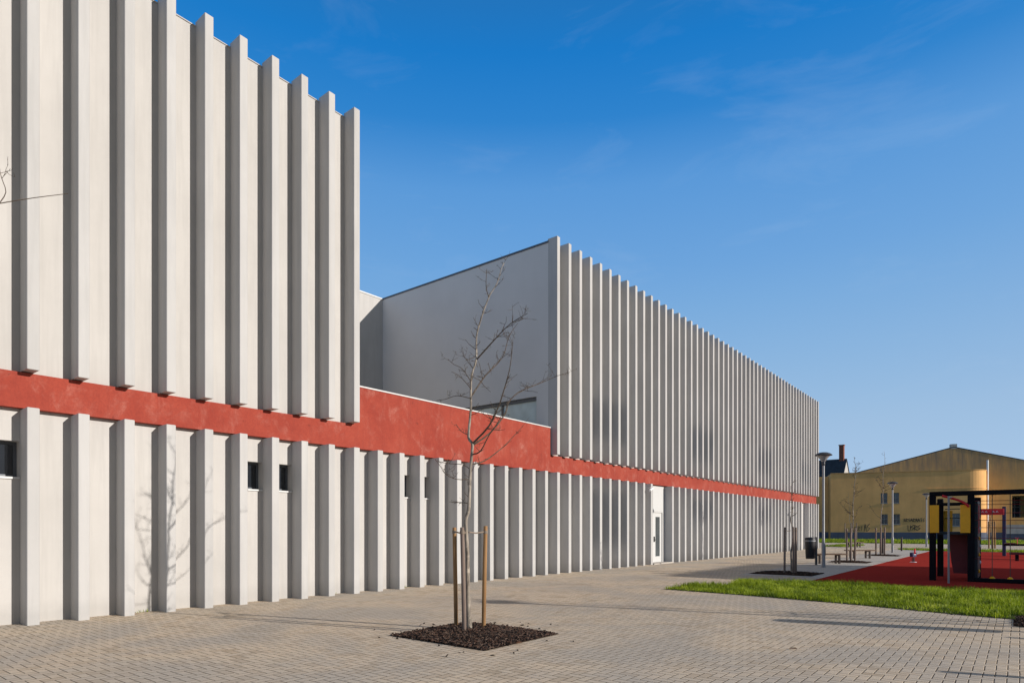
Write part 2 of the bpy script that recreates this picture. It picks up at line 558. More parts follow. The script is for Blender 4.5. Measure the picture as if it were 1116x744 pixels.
M['bench_leg'] = simple('dark_bench_leg', (0.03, 0.018, 0.015), 0.6)
M['ochre'] = plaster('ochre_plaster', (0.80, 0.44, 0.165), (0.50, 0.27, 0.11), 0.4)
M['ochre2'] = plaster('stained_ochre_plaster', (0.82, 0.45, 0.15), (0.30, 0.21, 0.13), 0.5, (7.0, 11.2))
M['plinth'] = plaster('blue_grey_plinth', (0.10, 0.115, 0.16), (0.07, 0.07, 0.08), 0.5)
M['old_frame'] = simple('old_window_frame', (0.30, 0.29, 0.27), 0.7)
M['old_pane'] = glassy('old_window_glass', (0.03, 0.036, 0.045), 0.15)
M['tile'] = simple('dark_roof', (0.035, 0.045, 0.055), 0.8, 0.2, 0, 0.3, 3)
M['brick'] = simple('red_chimney_brick', (0.26, 0.095, 0.06), 0.9, 0.2, 0, 0.25, 4)
M['gable_white'] = plaster('grey_white_gable', (0.50, 0.47, 0.43), (0.22, 0.2, 0.18), 0.5)
M['spray'] = simple('spray_paint', (0.06, 0.05, 0.045), 0.7, 0.2, 0, 0.3)
M['leaf'] = simple('dry_leaf', (0.13, 0.055, 0.025), 0.8)

# ------------------------------------------------------------------ setting: ground sheets
def sheet(name, pts, z, mat):
    b = MB(); b.add([(x, y, z) for x, y in pts], [tuple(range(len(pts)))])
    return tag(b.build(name, mat), kind='structure')

sheet('ground', [(-1800, -1800), (1800, -1800), (1800, 1800), (-1800, 1800)], -0.012, M['earth'])
sheet('paving', [(-60, -40), (40, -40), (40, 80), (-60, 80)], 0.0, M['paver'])
sheet('concrete_path', [(-7.65, 22.3), (-5.0, 22.3), (-5.0, 56.0), (-7.65, 56.0)], 0.004, M['slab'])
sheet('playground_surface', [(-5.0, 20.4), (14, 20.4), (14, 54.5), (-5.0, 54.5)], 0.008, M['rubber'])
kb = MB()
kb.box(-5.06, -5.0, 20.4, 54.56, -0.02, 0.013)
kb.box(-5.0, 14, 54.5, 54.56, -0.02, 0.013)
tag(kb.build('kerb', M['slab']), kind='structure')
LAWN = [(-7.35, 15.62), (-5.0, 15.40), (-2.9, 15.02), (-1.2, 14.50), (0.4, 14.16), (0.4, 14.9), (1.9, 14.9), (1.9, 14.1), (9, 13.2), (9, 20.6), (-5.0, 20.45), (-6.75, 19.75), (-6.3, 17.45), (-7.3, 17.5)]
VERGE = [(-40, 72), (-13.9, 69.3), (-13.2, 62.6), (-11.6, 62.6), (-11.6, 69), (-8.2, 74), (-3.5, 62), (14, 60), (14, 82), (-40, 82)]
VERGE_NEAR = [(-7.3, 56.6), (-5.4, 55.0), (14, 55.2), (14, 58.6), (-5.4, 58.6), (-7.3, 58.4)]
sheet('lawn_soil', LAWN, 0.012, M['soil'])
sheet('verge_soil', VERGE_NEAR, 0.006, M['soil'])
sheet('grass_verge', [(-60, 80.0), (60, 80.0), (60, 140), (-60, 140)], 0.002, M['soil'])
sheet('verge_soil', [(-14.0, 62.4), (-11.7, 62.4), (-11.7, 69.4), (-14.0, 69.4)], 0.006, M['soil'])


def inside(poly, x, y):
    n = len(poly); r = np.zeros(len(x), bool); j = n - 1
    for i in range(n):
        xi, yi = poly[i]; xj, yj = poly[j]
        c = ((yi > y) != (yj > y)) & (x < (xj - xi) * (y - yi) / (yj - yi + 1e-12) + xi)
        r ^= c; j = i
    return r


def blades(name, poly, dens, hmin, hmax, wid, mat, label, spill=0.05, seed=1):
    g = np.random.default_rng(seed)
    xs = [p[0] for p in poly]; ys = [p[1] for p in poly]
    A = (max(xs) - min(xs)) * (max(ys) - min(ys)); n = int(A * dens)
    x = g.uniform(min(xs), max(xs), n); y = g.uniform(min(ys), max(ys), n)
    m = inside(poly, x, y); x = x[m] + g.normal(0, spill, m.sum()); y = y[m] + g.normal(0, spill, m.sum())
    # clumps
    ph = g.uniform(0, 6.28, (6, 3))
    cl = sum(np.sin(x * (1.3 + 1.5 * k) + ph[k, 0]) * np.sin(y * (1.1 + 1.7 * k) + ph[k, 1]) / (1 + .4 * k) for k in range(6))
    cl = (cl - cl.min()) / (cl.max() - cl.min())
    keep = g.uniform(0, 1, len(x)) < 0.45 + 0.8 * cl
    x, y, cl = x[keep], y[keep], cl[keep]; n = len(x)
    hgt = (hmin + (hmax - hmin) * g.uniform(0, 1, n) ** 1.5) * (0.35 + 1.15 * cl)
    a = g.uniform(0, 2 * np.pi, n); lean = g.uniform(0.1, 0.9, n) * hgt; la = g.uniform(0, 2 * np.pi, n)
    w2 = wid * g.uniform(.6, 1.3, n) / 2
    V = np.zeros((n, 5, 3))
    dx, dy = np.cos(a) * w2, np.sin(a) * w2
    V[:, 0] = np.stack([x - dx, y - dy, np.zeros(n)], 1)
    V[:, 1] = np.stack([x + dx, y + dy, np.zeros(n)], 1)
    mx, my = x + np.cos(la) * lean * .35, y + np.sin(la) * lean * .35
    V[:, 2] = np.stack([mx + dx * .8, my + dy * .8, hgt * .6], 1)
    V[:, 3] = np.stack([mx - dx * .8, my - dy * .8, hgt * .6], 1)
    V[:, 4] = np.stack([x + np.cos(la) * lean, y + np.sin(la) * lean, hgt], 1)
    base = np.arange(n)[:, None] * 5
    quads = (base + np.array([0, 1, 2, 3])).reshape(-1)
    tris = (base + np.array([3, 2, 4])).reshape(-1)
    me = bpy.data.meshes.new(name)
    me.vertices.add(n * 5); me.vertices.foreach_set('co', V.reshape(-1))
    me.loops.add(n * 7); me.loops.foreach_set('vertex_index', np.concatenate([quads, tris]).astype(np.int32))
    me.polygons.add(n * 2)
    me.polygons.foreach_set('loop_start', np.concatenate([np.arange(n) * 4, n * 4 + np.arange(n) * 3]).astype(np.int32))
    me.update(calc_edges=True); me.validate()
    me.materials.append(mat)
    o = bpy.data.objects.new(name, me); COL.objects.link(o)
    return tag(o, label, 'grass', kind='stuff')

blades('lawn_grass', [p for p in LAWN if p[0] < 9] + [(4.0, 20.5)] if False else
       [(-7.35, 15.62), (-5.0, 15.40), (-2.9, 15.02), (-1.2, 14.50), (-0.2, 14.3), (-0.15, 14.9), (1.9, 14.9), (1.9, 14.1), (3.2, 14.0), (3.2, 20.5), (-5.0, 20.45), (-6.75, 19.75), (-6.3, 17.45), (-7.3, 17.5)],
       1500, 0.03, 0.15, 0.013, M['grass'], 'bright green grass of the strip between the brick paving and the red playground', seed=3)
blades('verge_grass', VERGE_NEAR, 260, 0.05, 0.18, 0.03, M['grass'], 'grass strip along the far edge of the red playground', seed=4)
blades('verge_grass', [(-34, 81), (12, 81), (12, 103), (-5, 103), (-34, 99)], 60, 0.08, 0.3, 0.06, M['grass'], 'long band of grass at the foot of the ochre warehouse', seed=6)
blades('verge_grass', [(-14.0, 62.4), (-11.7, 62.4), (-11.7, 69.4), (-14.0, 69.4)], 160, 0.05, 0.2, 0.04, M['grass'], 'small grass patch past the corner of the ribbed building', seed=7)

# ------------------------------------------------------------------ the ribbed building
WALLX, BANDX, FINX = -13.2, -13.05, -12.8
Y0, PITCH, FW = 3.15, 0.7331, 0.175
fy = lambda k: Y0 + PITCH * k
YN, YF = fy(-9) - 0.3, fy(72) + 0.4
B0 = (WALLX, 20.0, 0.0)
bld = thing('ribbed_building', 'long pale concrete building with vertical ribs and a red band above the ground floor', 'building', B0)

# windows of the ground floor: (y0, y1, z0, z1)
wins = [(fy(k + 1) - 0.345, fy(k + 1) - 0.004, 2.47, 3.08) for k in (-1, 5, 6, 11, 12)]
far_low, far_up = [], []
for yc in (22.2, 32.0, 42.3, 52.3):
    kk = round((yc - Y0) / PITCH)
    for k in (kk - 2, kk - 1, kk, kk + 1):
        far_up.append((fy(k) + FW + 0.05, fy(k + 1) - 0.05, 5.1, 6.75))
        if yc < 50: far_low.append((fy(k) + FW + 0.05, fy(k + 1) - 0.05, 0.9 if yc < 30 else 2.0, 3.1))
door = (26.90, 27.84, 0.06, 2.36)


def wall_with_openings(x0, x1, y0, y1, z0, z1, ops):
    b = MB()
    ops = sorted(ops)
    cur = y0
    for (a, c, d, e) in ops:
        if a > cur: b.box(x0, x1, cur, a, z0, z1)
        if d > z0: b.box(x0, x1, a, c, z0, d)
        if e < z1: b.box(x0, x1, a, c, e, z1)
        cur = c
    if cur < y1: b.box(x0, x1, cur, y1, z0, z1)
    return b

BANDB, BANDT = 3.625, 4.225
wall_with_openings(WALLX - 0.3, WALLX, YN, YF, -0.05, 3.75, wins + far_low + [door]).build('ground_floor_wall', M['conc_wall'], bld, base=B0)

# red band, and the red parapet of the low link between the two blocks
bb = MB()
LK0, LK1 = 9.93, 18.47
bb.box(WALLX + 0.001, BANDX, YN, YF, BANDB, BANDT)
bb.box(WALLX - 0.1, BANDX, LK0, LK1, BANDT, 5.19)
bb.build('red_band', M['red'], bld, base=B0)
MB().box(WALLX - 0.14, BANDX + 0.02, LK0, LK1 + 0.01, 5.192, 5.225).build('parapet_coping', M['coping'], bld, base=B0)

# upper walls
LX = -40.0
ub = MB()
ub.box(WALLX - 0.3, WALLX, YN, LK0 - 0.02, 3.76, 11.89)
ub.box(LX, WALLX - 0.3, LK0 - 0.3, LK0 - 0.02, 3.76, 11.89)
ub.build('near_upper_wall', M['conc_wall'], bld, base=B0)
SY = 18.545
wall_with_openings(WALLX - 0.3, WALLX, SY + 0.3, YF, 3.76, 11.89, far_up).build('far_upper_wall', M['conc_wall'], bld, base=B0)
# shaded side wall of the far block with its long window on the terrace
SWX = -22.3
sb = MB()
W0, W1, WZ0, WZ1 = -19.9, -13.72, 4.95, 6.42
sb.box(SWX, W0, SY, SY + 0.3, 3.76, 11.86)
sb.box(W0, W1, SY, SY + 0.3, WZ1, 11.86)
sb.box(W0, W1, SY, SY + 0.3, 3.76, WZ0)
sb.box(W1, WALLX, SY, SY + 0.3, 3.76, 11.86)
sb.build('side_wall', M['grey_wall'], bld, base=B0)
MB().box(SWX - 0.3, SWX, LK0 - 0.02, SY, 3.76, 11.86).build('terrace_back_wall', M['conc_wall'], bld, base=B0)
cp = MB()
cp.box(SWX - 0.34, SWX + 0.03, LK0, SY, 11.862, 11.92)
cp.build('terrace_coping', M['coping'], bld, base=B0)
MB().box(SWX, WALLX + 0.01, SY - 0.03, SY + 0.34, 11.862, 11.925).build('side_coping', M['dark_coping'], bld, base=B0)
rc = MB()
rc.box(WALLX - 0.34, WALLX + 0.02, YN, LK0 - 0.02, 11.892, 11.912)
rc.box(WALLX - 0.34, WALLX + 0.02, SY + 0.35, YF, 11.892, 11.912)
rc.build('facade_coping', M['conc'], bld, base=B0)
rf = MB()
rf.box(LX, WALLX - 0.35, YN, LK0 - 0.31, 11.5, 11.7)
rf.box(LX, SWX - 0.31, LK0 - 0.3, YF - 0.31, 11.5, 11.7)
rf.box(SWX - 0.31, WALLX - 0.35, SY + 0.31, YF - 0.31, 11.5, 11.7)
rf.box(SWX, WALLX - 0.15, LK0, SY, 4.4, 4.6)
rf.build('roof', M['roof'], bld, base=B0)
bk = MB()
bk.box(LX - 0.3, LX, YN, YF, 0, 11.8)
bk.box(LX, WALLX - 0.31, YN, YN + 0.3, 0, 11.8)
bk.box(LX, WALLX - 0.31, YF - 0.3, YF, 0, 11.8)
bk.build('rear_wall', M['conc_wall'], bld, base=B0)


def window(y0, y1, z0, z1, sill=True):
    x = WALLX - 0.16
    t = 0.05
    b = MB()
    b.box(x - .05, x, y0, y0 + t, z0, z1); b.box(x - .05, x, y1 - t, y1, z0, z1)
    b.box(x - .05, x, y0 + t, y1 - t, z1 - t, z1); b.box(x - .05, x, y0 + t, y1 - t, z0, z0 + t)
    c = (WALLX, (y0 + y1) / 2, z0)
    w_ = MB(); w_.box(x - .035, x - .02, y0 + t, y1 - t, z0 + t, z1 - t)
    # the pane carries the window; frame and sill hang from it
    loc = tuple(Vector(c) - Vector(B0))
    p = w_.build('window', M['pane'], bld, loc=loc, base=c)
    b.build('window_frame', M['frame'], p, base=c)
    if sill:
        s = MB(); s.box(x + 0.002, WALLX + 0.03, y0 - 0.01, y1, z0 - 0.03, z0 + .004)
        s.build('window_sill', M['coping'], p, base=c)

for w_ in wins + far_low: window(*w_)
for w_ in far_up: window(*w_, sill=False)
# long terrace window
tw = MB(); tw.box(W0 + .05, W1 - .05, SY + 0.14, SY + 0.16, WZ0 + .05, WZ1 - .05)
c = ((W0 + W1) / 2, SY, WZ0)
tp = tw.build('terrace_window', M['reflection_pane'], bld, loc=tuple(Vector(c) - Vector(B0)), base=c)
tf = MB()
tf.box(W0, W1, SY + .08, SY + .2, WZ1 - .12, WZ1); tf.box(W0, W1, SY + .08, SY + .2, WZ0, WZ0 + .05)
for x in (W0, W1 - .05, -17.0, -15.45):
    tf.box(x, x + .06, SY + .081, SY + .199, WZ0 + .05, WZ1 - .12)
tf.build('window_frame', M['frame'], tp, base=c)

# entrance door
dy0, dy1, dz0, dz1 = door
c = (WALLX, dy0, 0)
dl = MB()
x = WALLX - 0.03
g0, g1, h0, h1 = dy0 + 0.29, dy1 - 0.2, 0.32, 2.16
dl.box(x - .05, x, dy0, g0, dz0, dz1); dl.box(x - .05, x, g1, dy1, dz0, dz1)
dl.box(x - .05, x, g0, g1, dz0, h0); dl.box(x - .05, x, g0, g1, h1, dz1)
dr = dl.build('door', M['white_frame'], bld, loc=tuple(Vector(c) - Vector(B0)), base=c)
MB().box(x - .035, x - .02, g0, g1, h0, h1).build('door_glass', M['door_pane'], dr, base=c)
hd = MB(); hd.box(x, x + .05, dy0 + .1, dy0 + .14, 1.0, 1.25); hd.box(x + .03, x + .055, dy0 + .1, dy0 + .26, 1.08, 1.11)
hd.build('door_handle', M['black'], dr, base=c)
fr = MB(); fr.box(x, x + .045, dy0 - .07, dy0 - .002, .0, dz1 + .06); fr.box(x, x + .045, dy1 + .002, dy1 + .07, .0, dz1 + .06); fr.box(x, x + .044, dy0, dy1, dz1 + .002, dz1 + .06)
fr.build('door_frame', M['white_frame'], dr, base=c)
MB().box(WALLX + .002, WALLX + .02, dy0 - .07, dy1 + .07, dz1 + .063, 3.60).build('transom_panel', M['white_frame'], bld, base=B0)
MB().box(WALLX + .001, FINX + .05, 26.1, 28.05, -.02, .05).build('door_step', M['slab'], bld, base=B0)

# ribs: one mesh for each kind, then copies
def fin_mesh(name, z0, z1):
    b = MB(); b.cbox(-0.02, FINX - WALLX, 0, FW, z0, z1, 0.008)
    return b.build(name, M['conc'], bld)
low = fin_mesh('ground_floor_rib', -0.03, 3.615)
up = fin_mesh('upper_rib', 4.245, 12.0)
low_ks = [k for k in range(-8, 73) if k not in (32, 33, 66, 67)]
up_ks = [k for k in range(-8, 10)] + [k for k in range(21, 73)]
for proto, ks in ((low, low_ks), (up, up_ks)):
    for n_, k in enumerate(ks):
        o = proto if n_ == 0 else proto.copy()
        if n_: COL.objects.link(o); o.parent = bld
        o.location = (random.uniform(-.002, .002), fy(k) - B0[1] + random.uniform(-.003, .003), 0)

sc = thing('security_camera', 'small white security camera on a bracket under the red band beside the door', 'camera', (FINX, fy(31) - .28, 3.3))
b = MB(); b.tube([(0, 0, .1), (.12, -.02, .12), (.2, -.05, .05)], .018); b.build('bracket', M['white'], sc)
b = MB(); b.tube([(.2, -.25, -.02), (.2, -.06, .05), (.2, .02, .08)], [.05, .055, .05], 12); b.build('housing', M['white'], sc, smooth=True)

# ------------------------------------------------------------------ young trees
def tangle(pts, rad, seed, n_twigs, length, lst, depth=0, g=None):
    """adds a branch and its twigs to lst as (points, radii)"""
    g = g or random.Random(seed)
    lst.append((pts, rad))
    if depth > 2: return
    segs = [(Vector(pts[i]), Vector(pts[i + 1])) for i in range(len(pts) - 1)]
    tot = [(b_ - a_).length for a_, b_ in segs]
    for _ in range(n_twigs):
        t = g.uniform(0.15, 1.0) * sum(tot); i = 0
        while i < len(segs) - 1 and t > tot[i]: t -= tot[i]; i += 1
        a_, b_ = segs[i]
        p = a_.lerp(b_, min(1, t / max(tot[i], 1e-6)))
        d = (b_ - a_).normalized()
        side = Vector((g.gauss(0, 1), g.gauss(0, 1), g.gauss(0.15, .6))).normalized()
        d2 = (d * .45 + side).normalized()
        L = length * g.uniform(.35, 1.1)
        q = [p]; dd = d2
        for s_ in range(3):
            dd = (dd + Vector((g.gauss(0, .14), g.gauss(0, .14), g.gauss(.09, .12)))).normalized()
            q.append(q[-1] + dd * L / 3)
        r0 = max(0.0029, min(rad[i] * .55, .006))
        tangle([tuple(v) for v in q], [r0, r0 * .8, r0 * .65, r0 * .45], 0, 2 if depth == 0 else (1 if g.random() < .5 else 0), L * .5, lst, depth + 1, g)


def rad_along(pts, r0, r1, pw=1.0):
    L = [0]
    for a_, b_ in zip(pts, pts[1:]): L.append(L[-1] + (Vector(b_) - Vector(a_)).length)
    return [r0 + (r1 - r0) * (l / L[-1]) ** pw for l in L]


def smooth_path(pts, n=3):
    P = [Vector(p) for p in pts]; out = []
    for i in range(len(P) - 1):
        p0, p1, p2, p3 = P[max(i - 1, 0)], P[i], P[i + 1], P[min(i + 2, len(P) - 1)]
        for s_ in range(n):
            t = s_ / n
            out.append(tuple(0.5 * ((2 * p1) + (p2 - p0) * t + (2 * p0 - 5 * p1 + 4 * p2 - p3) * t * t + (3 * p1 - p0 - 3 * p2 + p3) * t ** 3)))
    out.append(tuple(P[-1])); return out

HERO = {
    'trunk': [(0.044, 0.035, -0.03), (0.02, 0.016, 0.604), (0.009, 0.02, 1.207), (-0.005, -0.004, 1.656), (0.003, 0.003, 1.782), (0.045, 0.011, 1.922), (0.061, 0.023, 2.426), (0.068, 0.054, 2.74), (0.06, 0.074, 2.901), (0.008, 0.045, 3.004), (0.013, 0.075, 3.293), (0.025, 0.084, 3.519), (0.021, 0.081, 3.622), (0.012, 0.112, 3.963), (0.054, 0.171, 4.212), (0.058, 0.175, 4.578), (0.117, 0.247, 4.919), (0.205, 0.293, 5.173), (0.242, 0.322, 5.258), (0.295, 0.39, 5.408), (0.324, 0.452, 5.633), (0.353, 0.488, 5.73)],
    'b1': [(0.06, 0.074, 2.901), (0.372, 0.106, 3.148), (0.592, 0.09, 3.45), (0.603, 0.098, 3.49), (0.766, 0.076, 3.842), (0.85, 0.04, 4.052), (0.902, 0.018, 4.294)],
    'b2': [(0.063, 0.076, 2.88), (0.133, 0.427, 3.117), (0.154, 0.764, 3.464), (0.155, 0.829, 3.632), (0.23, 1.017, 3.832), (0.373, 1.389, 4.018), (0.535, 1.71, 4.186), (0.65, 1.866, 4.248)],
    'b3': [(0.066, 0.053, 2.737), (0.249, 0.046, 2.77), (0.47, -0.008, 2.987), (0.619, -0.016, 3.126), (0.767, -0.026, 3.304)],
    'b4': [(0.056, 0.032, 2.581), (0.087, 0.326, 2.66), (0.143, 0.628, 2.857), (0.173, 0.779, 2.977), (0.3, 1.035, 3.273)],
    'b5': [(0.058, 0.175, 4.212), (0.402, 0.194, 4.457), (0.683, 0.227, 4.649), (0.979, 0.272, 4.758)],
    'b6': [(0.021, 0.081, 3.622), (0.033, 0.411, 4.016), (0.113, 0.731, 4.35), (0.124, 0.894, 4.736), (0.187, 1.047, 4.971)],
    'b7': [(0.013, 0.1, 3.862), (0.025, -0.108, 4.017), (-0.006, -0.261, 4.06), (-0.043, -0.355, 4.129)],
    'b8': [(0.021, 0.081, 3.603), (-0.283, 0.094, 3.688), (-0.535, 0.084, 3.661), (-0.71, 0.072, 3.666)],
    'b9': [(0.046, 0.012, 2.356), (0.029, -0.233, 2.342), (0.012, -0.439, 2.398), (0.014, -0.565, 2.51), (-0.012, -0.651, 2.612)],
    'b10': [(0.054, 0.03, 2.511), (-0.147, 0.075, 2.598), (-0.408, 0.058, 2.627), (-0.615, 0.02, 2.667)],
    'b11': [(0.039, 0.005, 1.992), (-0.157, 0.003, 2.011), (-0.341, -0.017, 2.023)],
    'b12': [(0.205, 0.293, 5.173), (0.238, 0.19, 5.305), (0.28, 0.161, 5.551)],
    'b13': [(0.01, 0.047, 3.036), (-0.192, 0.102, 3.118), (-0.329, 0.121, 3.25)],
    'b14': [(0.021, 0.094, 3.747), (0.102, -0.11, 3.797), (0.12, -0.289, 3.871), (0.105, -0.429, 3.901)],
    'b15': [(0.034, 0.13, 4.062), (-0.148, 0.202, 4.22), (-0.273, 0.23, 4.334)],
}
tree = thing('young_tree', 'tall bare young tree rising from the bark bed in the foreground paving', 'tree', (-6.604, 7.118, 0), group='bare young trees tied to stakes')
tpts = smooth_path(HERO['trunk'])
b = MB()
trad = [max(.005, r_) for r_ in rad_along(tpts, .040, .005, .9)]
trad[0] = .052; trad[1] = .044
b.tube(tpts, trad, 10)
for z_, da in ((.9, 1.), (1.3, 3.), (2.0, 5.), (2.35, .5)):      # knots
    pass
b.build('trunk', M['bark'], tree, smooth=True)
lst = []
for n_, (k_, p_) in enumerate(HERO.items()):
    if k_ == 'trunk': continue
    sp = smooth_path(p_)
    big = k_ in ('b1', 'b2', 'b5', 'b6')
    r0 = {'b1': .017, 'b2': .016, 'b3': .012, 'b4': .012, 'b5': .013, 'b6': .013}.get(k_, .007)
    tangle(sp, rad_along(sp, r0, .0035), 100 + n_, 16 if big else 6, .30 if big else .20, lst)
tl = []
tangle(tpts[-26:], trad[-26:], 77, 22, .24, tl)
tangle(tpts[12:-26], trad[12:-26], 78, 9, .26, tl)
b = MB()
for p_, r_ in lst + [q for q in tl if len(q[0]) == 4]:
    b.tube(p_, r_, 5)
b.build('crown', M['twig'], tree, smooth=True)


def young_tree(loc, H, seed, label, spread=1.0, low=1.7, dense=1.0):
    g = random.Random(seed)
    t = thing('young_tree', label, 'tree', loc, group='bare young trees tied to stakes')
    p = Vector((0, 0, -.02)); pts = [tuple(p)]
    n_ = 14
    for i in range(n_):
        p = p + Vector((g.gauss(0, .012 + .004 * i), g.gauss(0, .012 + .004 * i), H / n_)); pts.append(tuple(p))
    pts = smooth_path(pts, 2)
    rr = rad_along(pts, .036, .005)
    MB().tube(pts, rr, 8).build('trunk', M['bark'], t, smooth=True)
    ls = []
    nb = int(9 * dense)
    for i in range(nb):
        f = g.uniform(low / H, .93); idx = int(f * (len(pts) - 1))
        a_ = g.uniform(0, 6.28); L = spread * (1.15 - f) * g.uniform(.7, 1.5) * H * .27
        q = [Vector(pts[idx])]; d_ = Vector((math.cos(a_), math.sin(a_), g.uniform(.5, 1.1))).normalized()
        for s_ in range(4):
            d_ = (d_ + Vector((g.gauss(0, .15), g.gauss(0, .15), g.gauss(.1, .12)))).normalized(); q.append(q[-1] + d_ * L / 4)
        q = [tuple(v) for v in q]
        tangle(q, rad_along(q, .011, .003), seed * 31 + i, int(7 * dense), .3 * spread, ls)
    k0 = int(low / H * (len(pts) - 1))
    tl_ = []
    tangle(pts[k0:], rr[k0:], seed * 7, int(14 * dense), .34 * spread, tl_)
    ls += tl_[1:]
    b_ = MB()
    for p_, r_ in ls: b_.tube(p_, [max(x_, .0035) for x_ in r_], 4)
    b_.build('crown', M['twig'], t, smooth=True)
    return t


def support(loc, label, stakes, h, lean=.02, tie=1.45, mats=('stake', 'stake_grey', 'stake'), rad=.032, seed=1):
    """three stakes round a young tree with a strap that joins them"""
    g = random.Random(seed)
    t = thing('tree_stakes', label, 'tree stakes', loc, group='sets of wooden stakes round young trees')
    tops = []
    for i, (x_, y_) in enumerate(stakes):
        dx, dy = g.uniform(-lean, lean), g.uniform(-lean, lean)
        hh = h + g.uniform(-.03, .03)
        pp = [(x_, y_, -.03), (x_ + dx * .4, y_ + dy * .4, hh * .45), (x_ + dx, y_ + dy, hh - .01), (x_ + dx, y_ + dy, hh)]
        MB().tube(pp, [rad, rad * 1.03, rad * .96, rad * .8], 10).build('stake', M[mats[i]], t, smooth=True)
        tops.append((x_ + dx * .95, y_ + dy * .95))
    b_ = MB()
    for i, (x_, y_) in enumerate(tops):
        b_.tube([(x_ * 1.05, y_ * 1.05, tie + .01), (x_ * .5, y_ * .5, tie - .015), (0.03 * math.copysign(1, x_), .03 * math.copysign(1, y_), tie)], .012, 6)
        b_.lathe([(rad * 1.15, tie - .025), (rad * 1.15, tie + .025)], x_, y_, 12)
    b_.build('tie_strap', M['strap'], t)
    return t

def bed(x0, x1, y0, y1, label, n, seed, hump=.07, weeds=0):
    """mulched tree pit flush with the paving at its rim: soil mound plus bark chips"""
    g = np.random.default_rng(seed)
    NX = 16
    V, F = [], []
    H = lambda u, v: .007 + hump * (math.sin(math.pi * u) * math.sin(math.pi * v)) ** .7 + .008 * math.sin(u * 23 + seed) * math.sin(v * 19) * math.sin(math.pi * u) * math.sin(math.pi * v)
    for i in range(NX + 1):
        for j in range(NX + 1):
            u, v = i / NX, j / NX
            V.append((x0 + (x1 - x0) * u, y0 + (y1 - y0) * v, H(u, v)))
    for i in range(NX):
        for j in range(NX):
            a_ = i * (NX + 1) + j; F.append((a_, a_ + NX + 1, a_ + NX + 2, a_ + 1))
    b_ = MB(); b_.add(V, F)
    o = b_.build('bark_bed', M['mulch_base'], smooth=True)
    tag(o, label, 'bark mulch', kind='stuff')
    cb = [MB(), MB(), MB()]
    for i in range(n):
        u, v = g.uniform(.012, .988), g.uniform(.012, .988)
        p = Vector((x0 + (x1 - x0) * u, y0 + (y1 - y0) * v, H(u, v) + g.uniform(0, .012)))
        L, W_, T = g.uniform(.02, .085), g.uniform(.012, .034), g.uniform(.004, .013)
        m_ = Matrix.Rotation(g.uniform(0, 6.28), 3, 'Z') @ Matrix.Rotation(g.normal(0, .5), 3, 'X') @ Matrix.Rotation(g.normal(0, .5), 3, 'Y')
        if i % 60 == 0:                            # a few kicked out on the paving
            p = Vector((p.x + g.normal(0, .45), p.y + g.normal(0, .45), .008))
        c_ = [(-L, -W_, -T), (L * .8, -W_ * .7, -T), (L, W_ * .8, -T), (-L * .8, W_, -T), (-L * .9, -W_ * .8, T), (L * .7, -W_ * .6, T), (L * .8, W_ * .6, T), (-L * .7, W_ * .8, T)]
        cb[i % 3].add([p + m_ @ (Vector(q) * .5) for q in c_], [(0, 3, 2, 1), (4, 5, 6, 7), (0, 1, 5, 4), (1, 2, 6, 5), (2, 3, 7, 6), (3, 0, 4, 7)])
    for c_, m_ in zip(cb, ('chip1', 'chip2', 'chip3')):
        ch = c_.build('bark_chips', M[m_], o); ch['kind'] = 'stuff'
    return o

M['chip1'] = simple('dark_bark_chip', (0.018, 0.012, 0.010), 0.85, .2, 0, .4, 40)
M['chip2'] = simple('brown_bark_chip', (0.075, 0.040, 0.027), 0.85, .2, 0, .4, 40)
M['chip3'] = simple('greyish_bark_chip', (0.105, 0.070, 0.052), 0.85, .2, 0, .4, 40)

bed(-7.37, -5.46, 6.25, 7.97, 'dark bark mulch in the square pit of the foreground tree', 5200, 2)
support((-6.604, 7.118, 0.05), 'two round honey brown stakes and one grey one round the foreground tree', [(-.46, .26), (.065, -.11), (.035, .365)], 1.58, .03, 1.50, ('stake', 'stake_grey', 'stake'), .033, 4)
blades('weed', [(-6.05, 6.75), (-5.85, 6.75), (-5.85, 6.95), (-6.05, 6.95)], 1500, .02, .06, .02, M['grass'], 'small yellowish weed growing in the foreground bark bed', seed=9)

bed(-7.55, -5.45, 22.9, 24.75, 'narrow dark bark pit beside the red playground corner, in shade', 700, 3)
young_tree((-6.25, 22.95 + .6, .04), 3.3, 5, 'small bare tree in the shaded pit between the lawn and the ribbed building', .55, 1.9, .6)
support((-6.25, 23.55, .04), 'three thin dark stakes in the shaded pit by the lawn', [(-.2, -.17), (.09, -.12), (.10, .12)], 1.62, .02, 1.5, ('stake_grey',) * 3, .036, 6)
bed(-7.2, -5.5, 33.1, 34.7, 'bark pit between the two wooden benches', 250, 5)
young_tree((-6.3, 33.9, .04), 5.0, 15, 'bare tree with a pale trunk rising between the two wooden benches', .8, 1.7, 1.2)
support((-6.3, 33.9, .04), 'brown stakes round the tree between the two benches', [(-.17, -.08), (.02, -.2), (.14, .1)], 1.6, .02, 1.5, ('stake_grey',) * 3, .042, 8)
bed(-7.2, -5.5, 42.6, 44.3, 'bark pit beside the second lamp post', 200, 7)
young_tree((-6.5, 43.4, .04), 6.2, 27, 'tallest bare far tree, just left of the second lamp post', .75, 1.9, 1.1)
support((-6.5, 43.4, .04), 'brown stakes just left of the second lamp post', [(-.22, -.08), (.05, -.22), (.2, .12)], 1.65, .02, 1.5, ('stake_grey',) * 3, .047, 9)
young_tree((-16.0, 86, 0), 6.0, 33, 'farthest bare tree standing on the grass before the left end of the warehouse', .8, 2.0, .8)
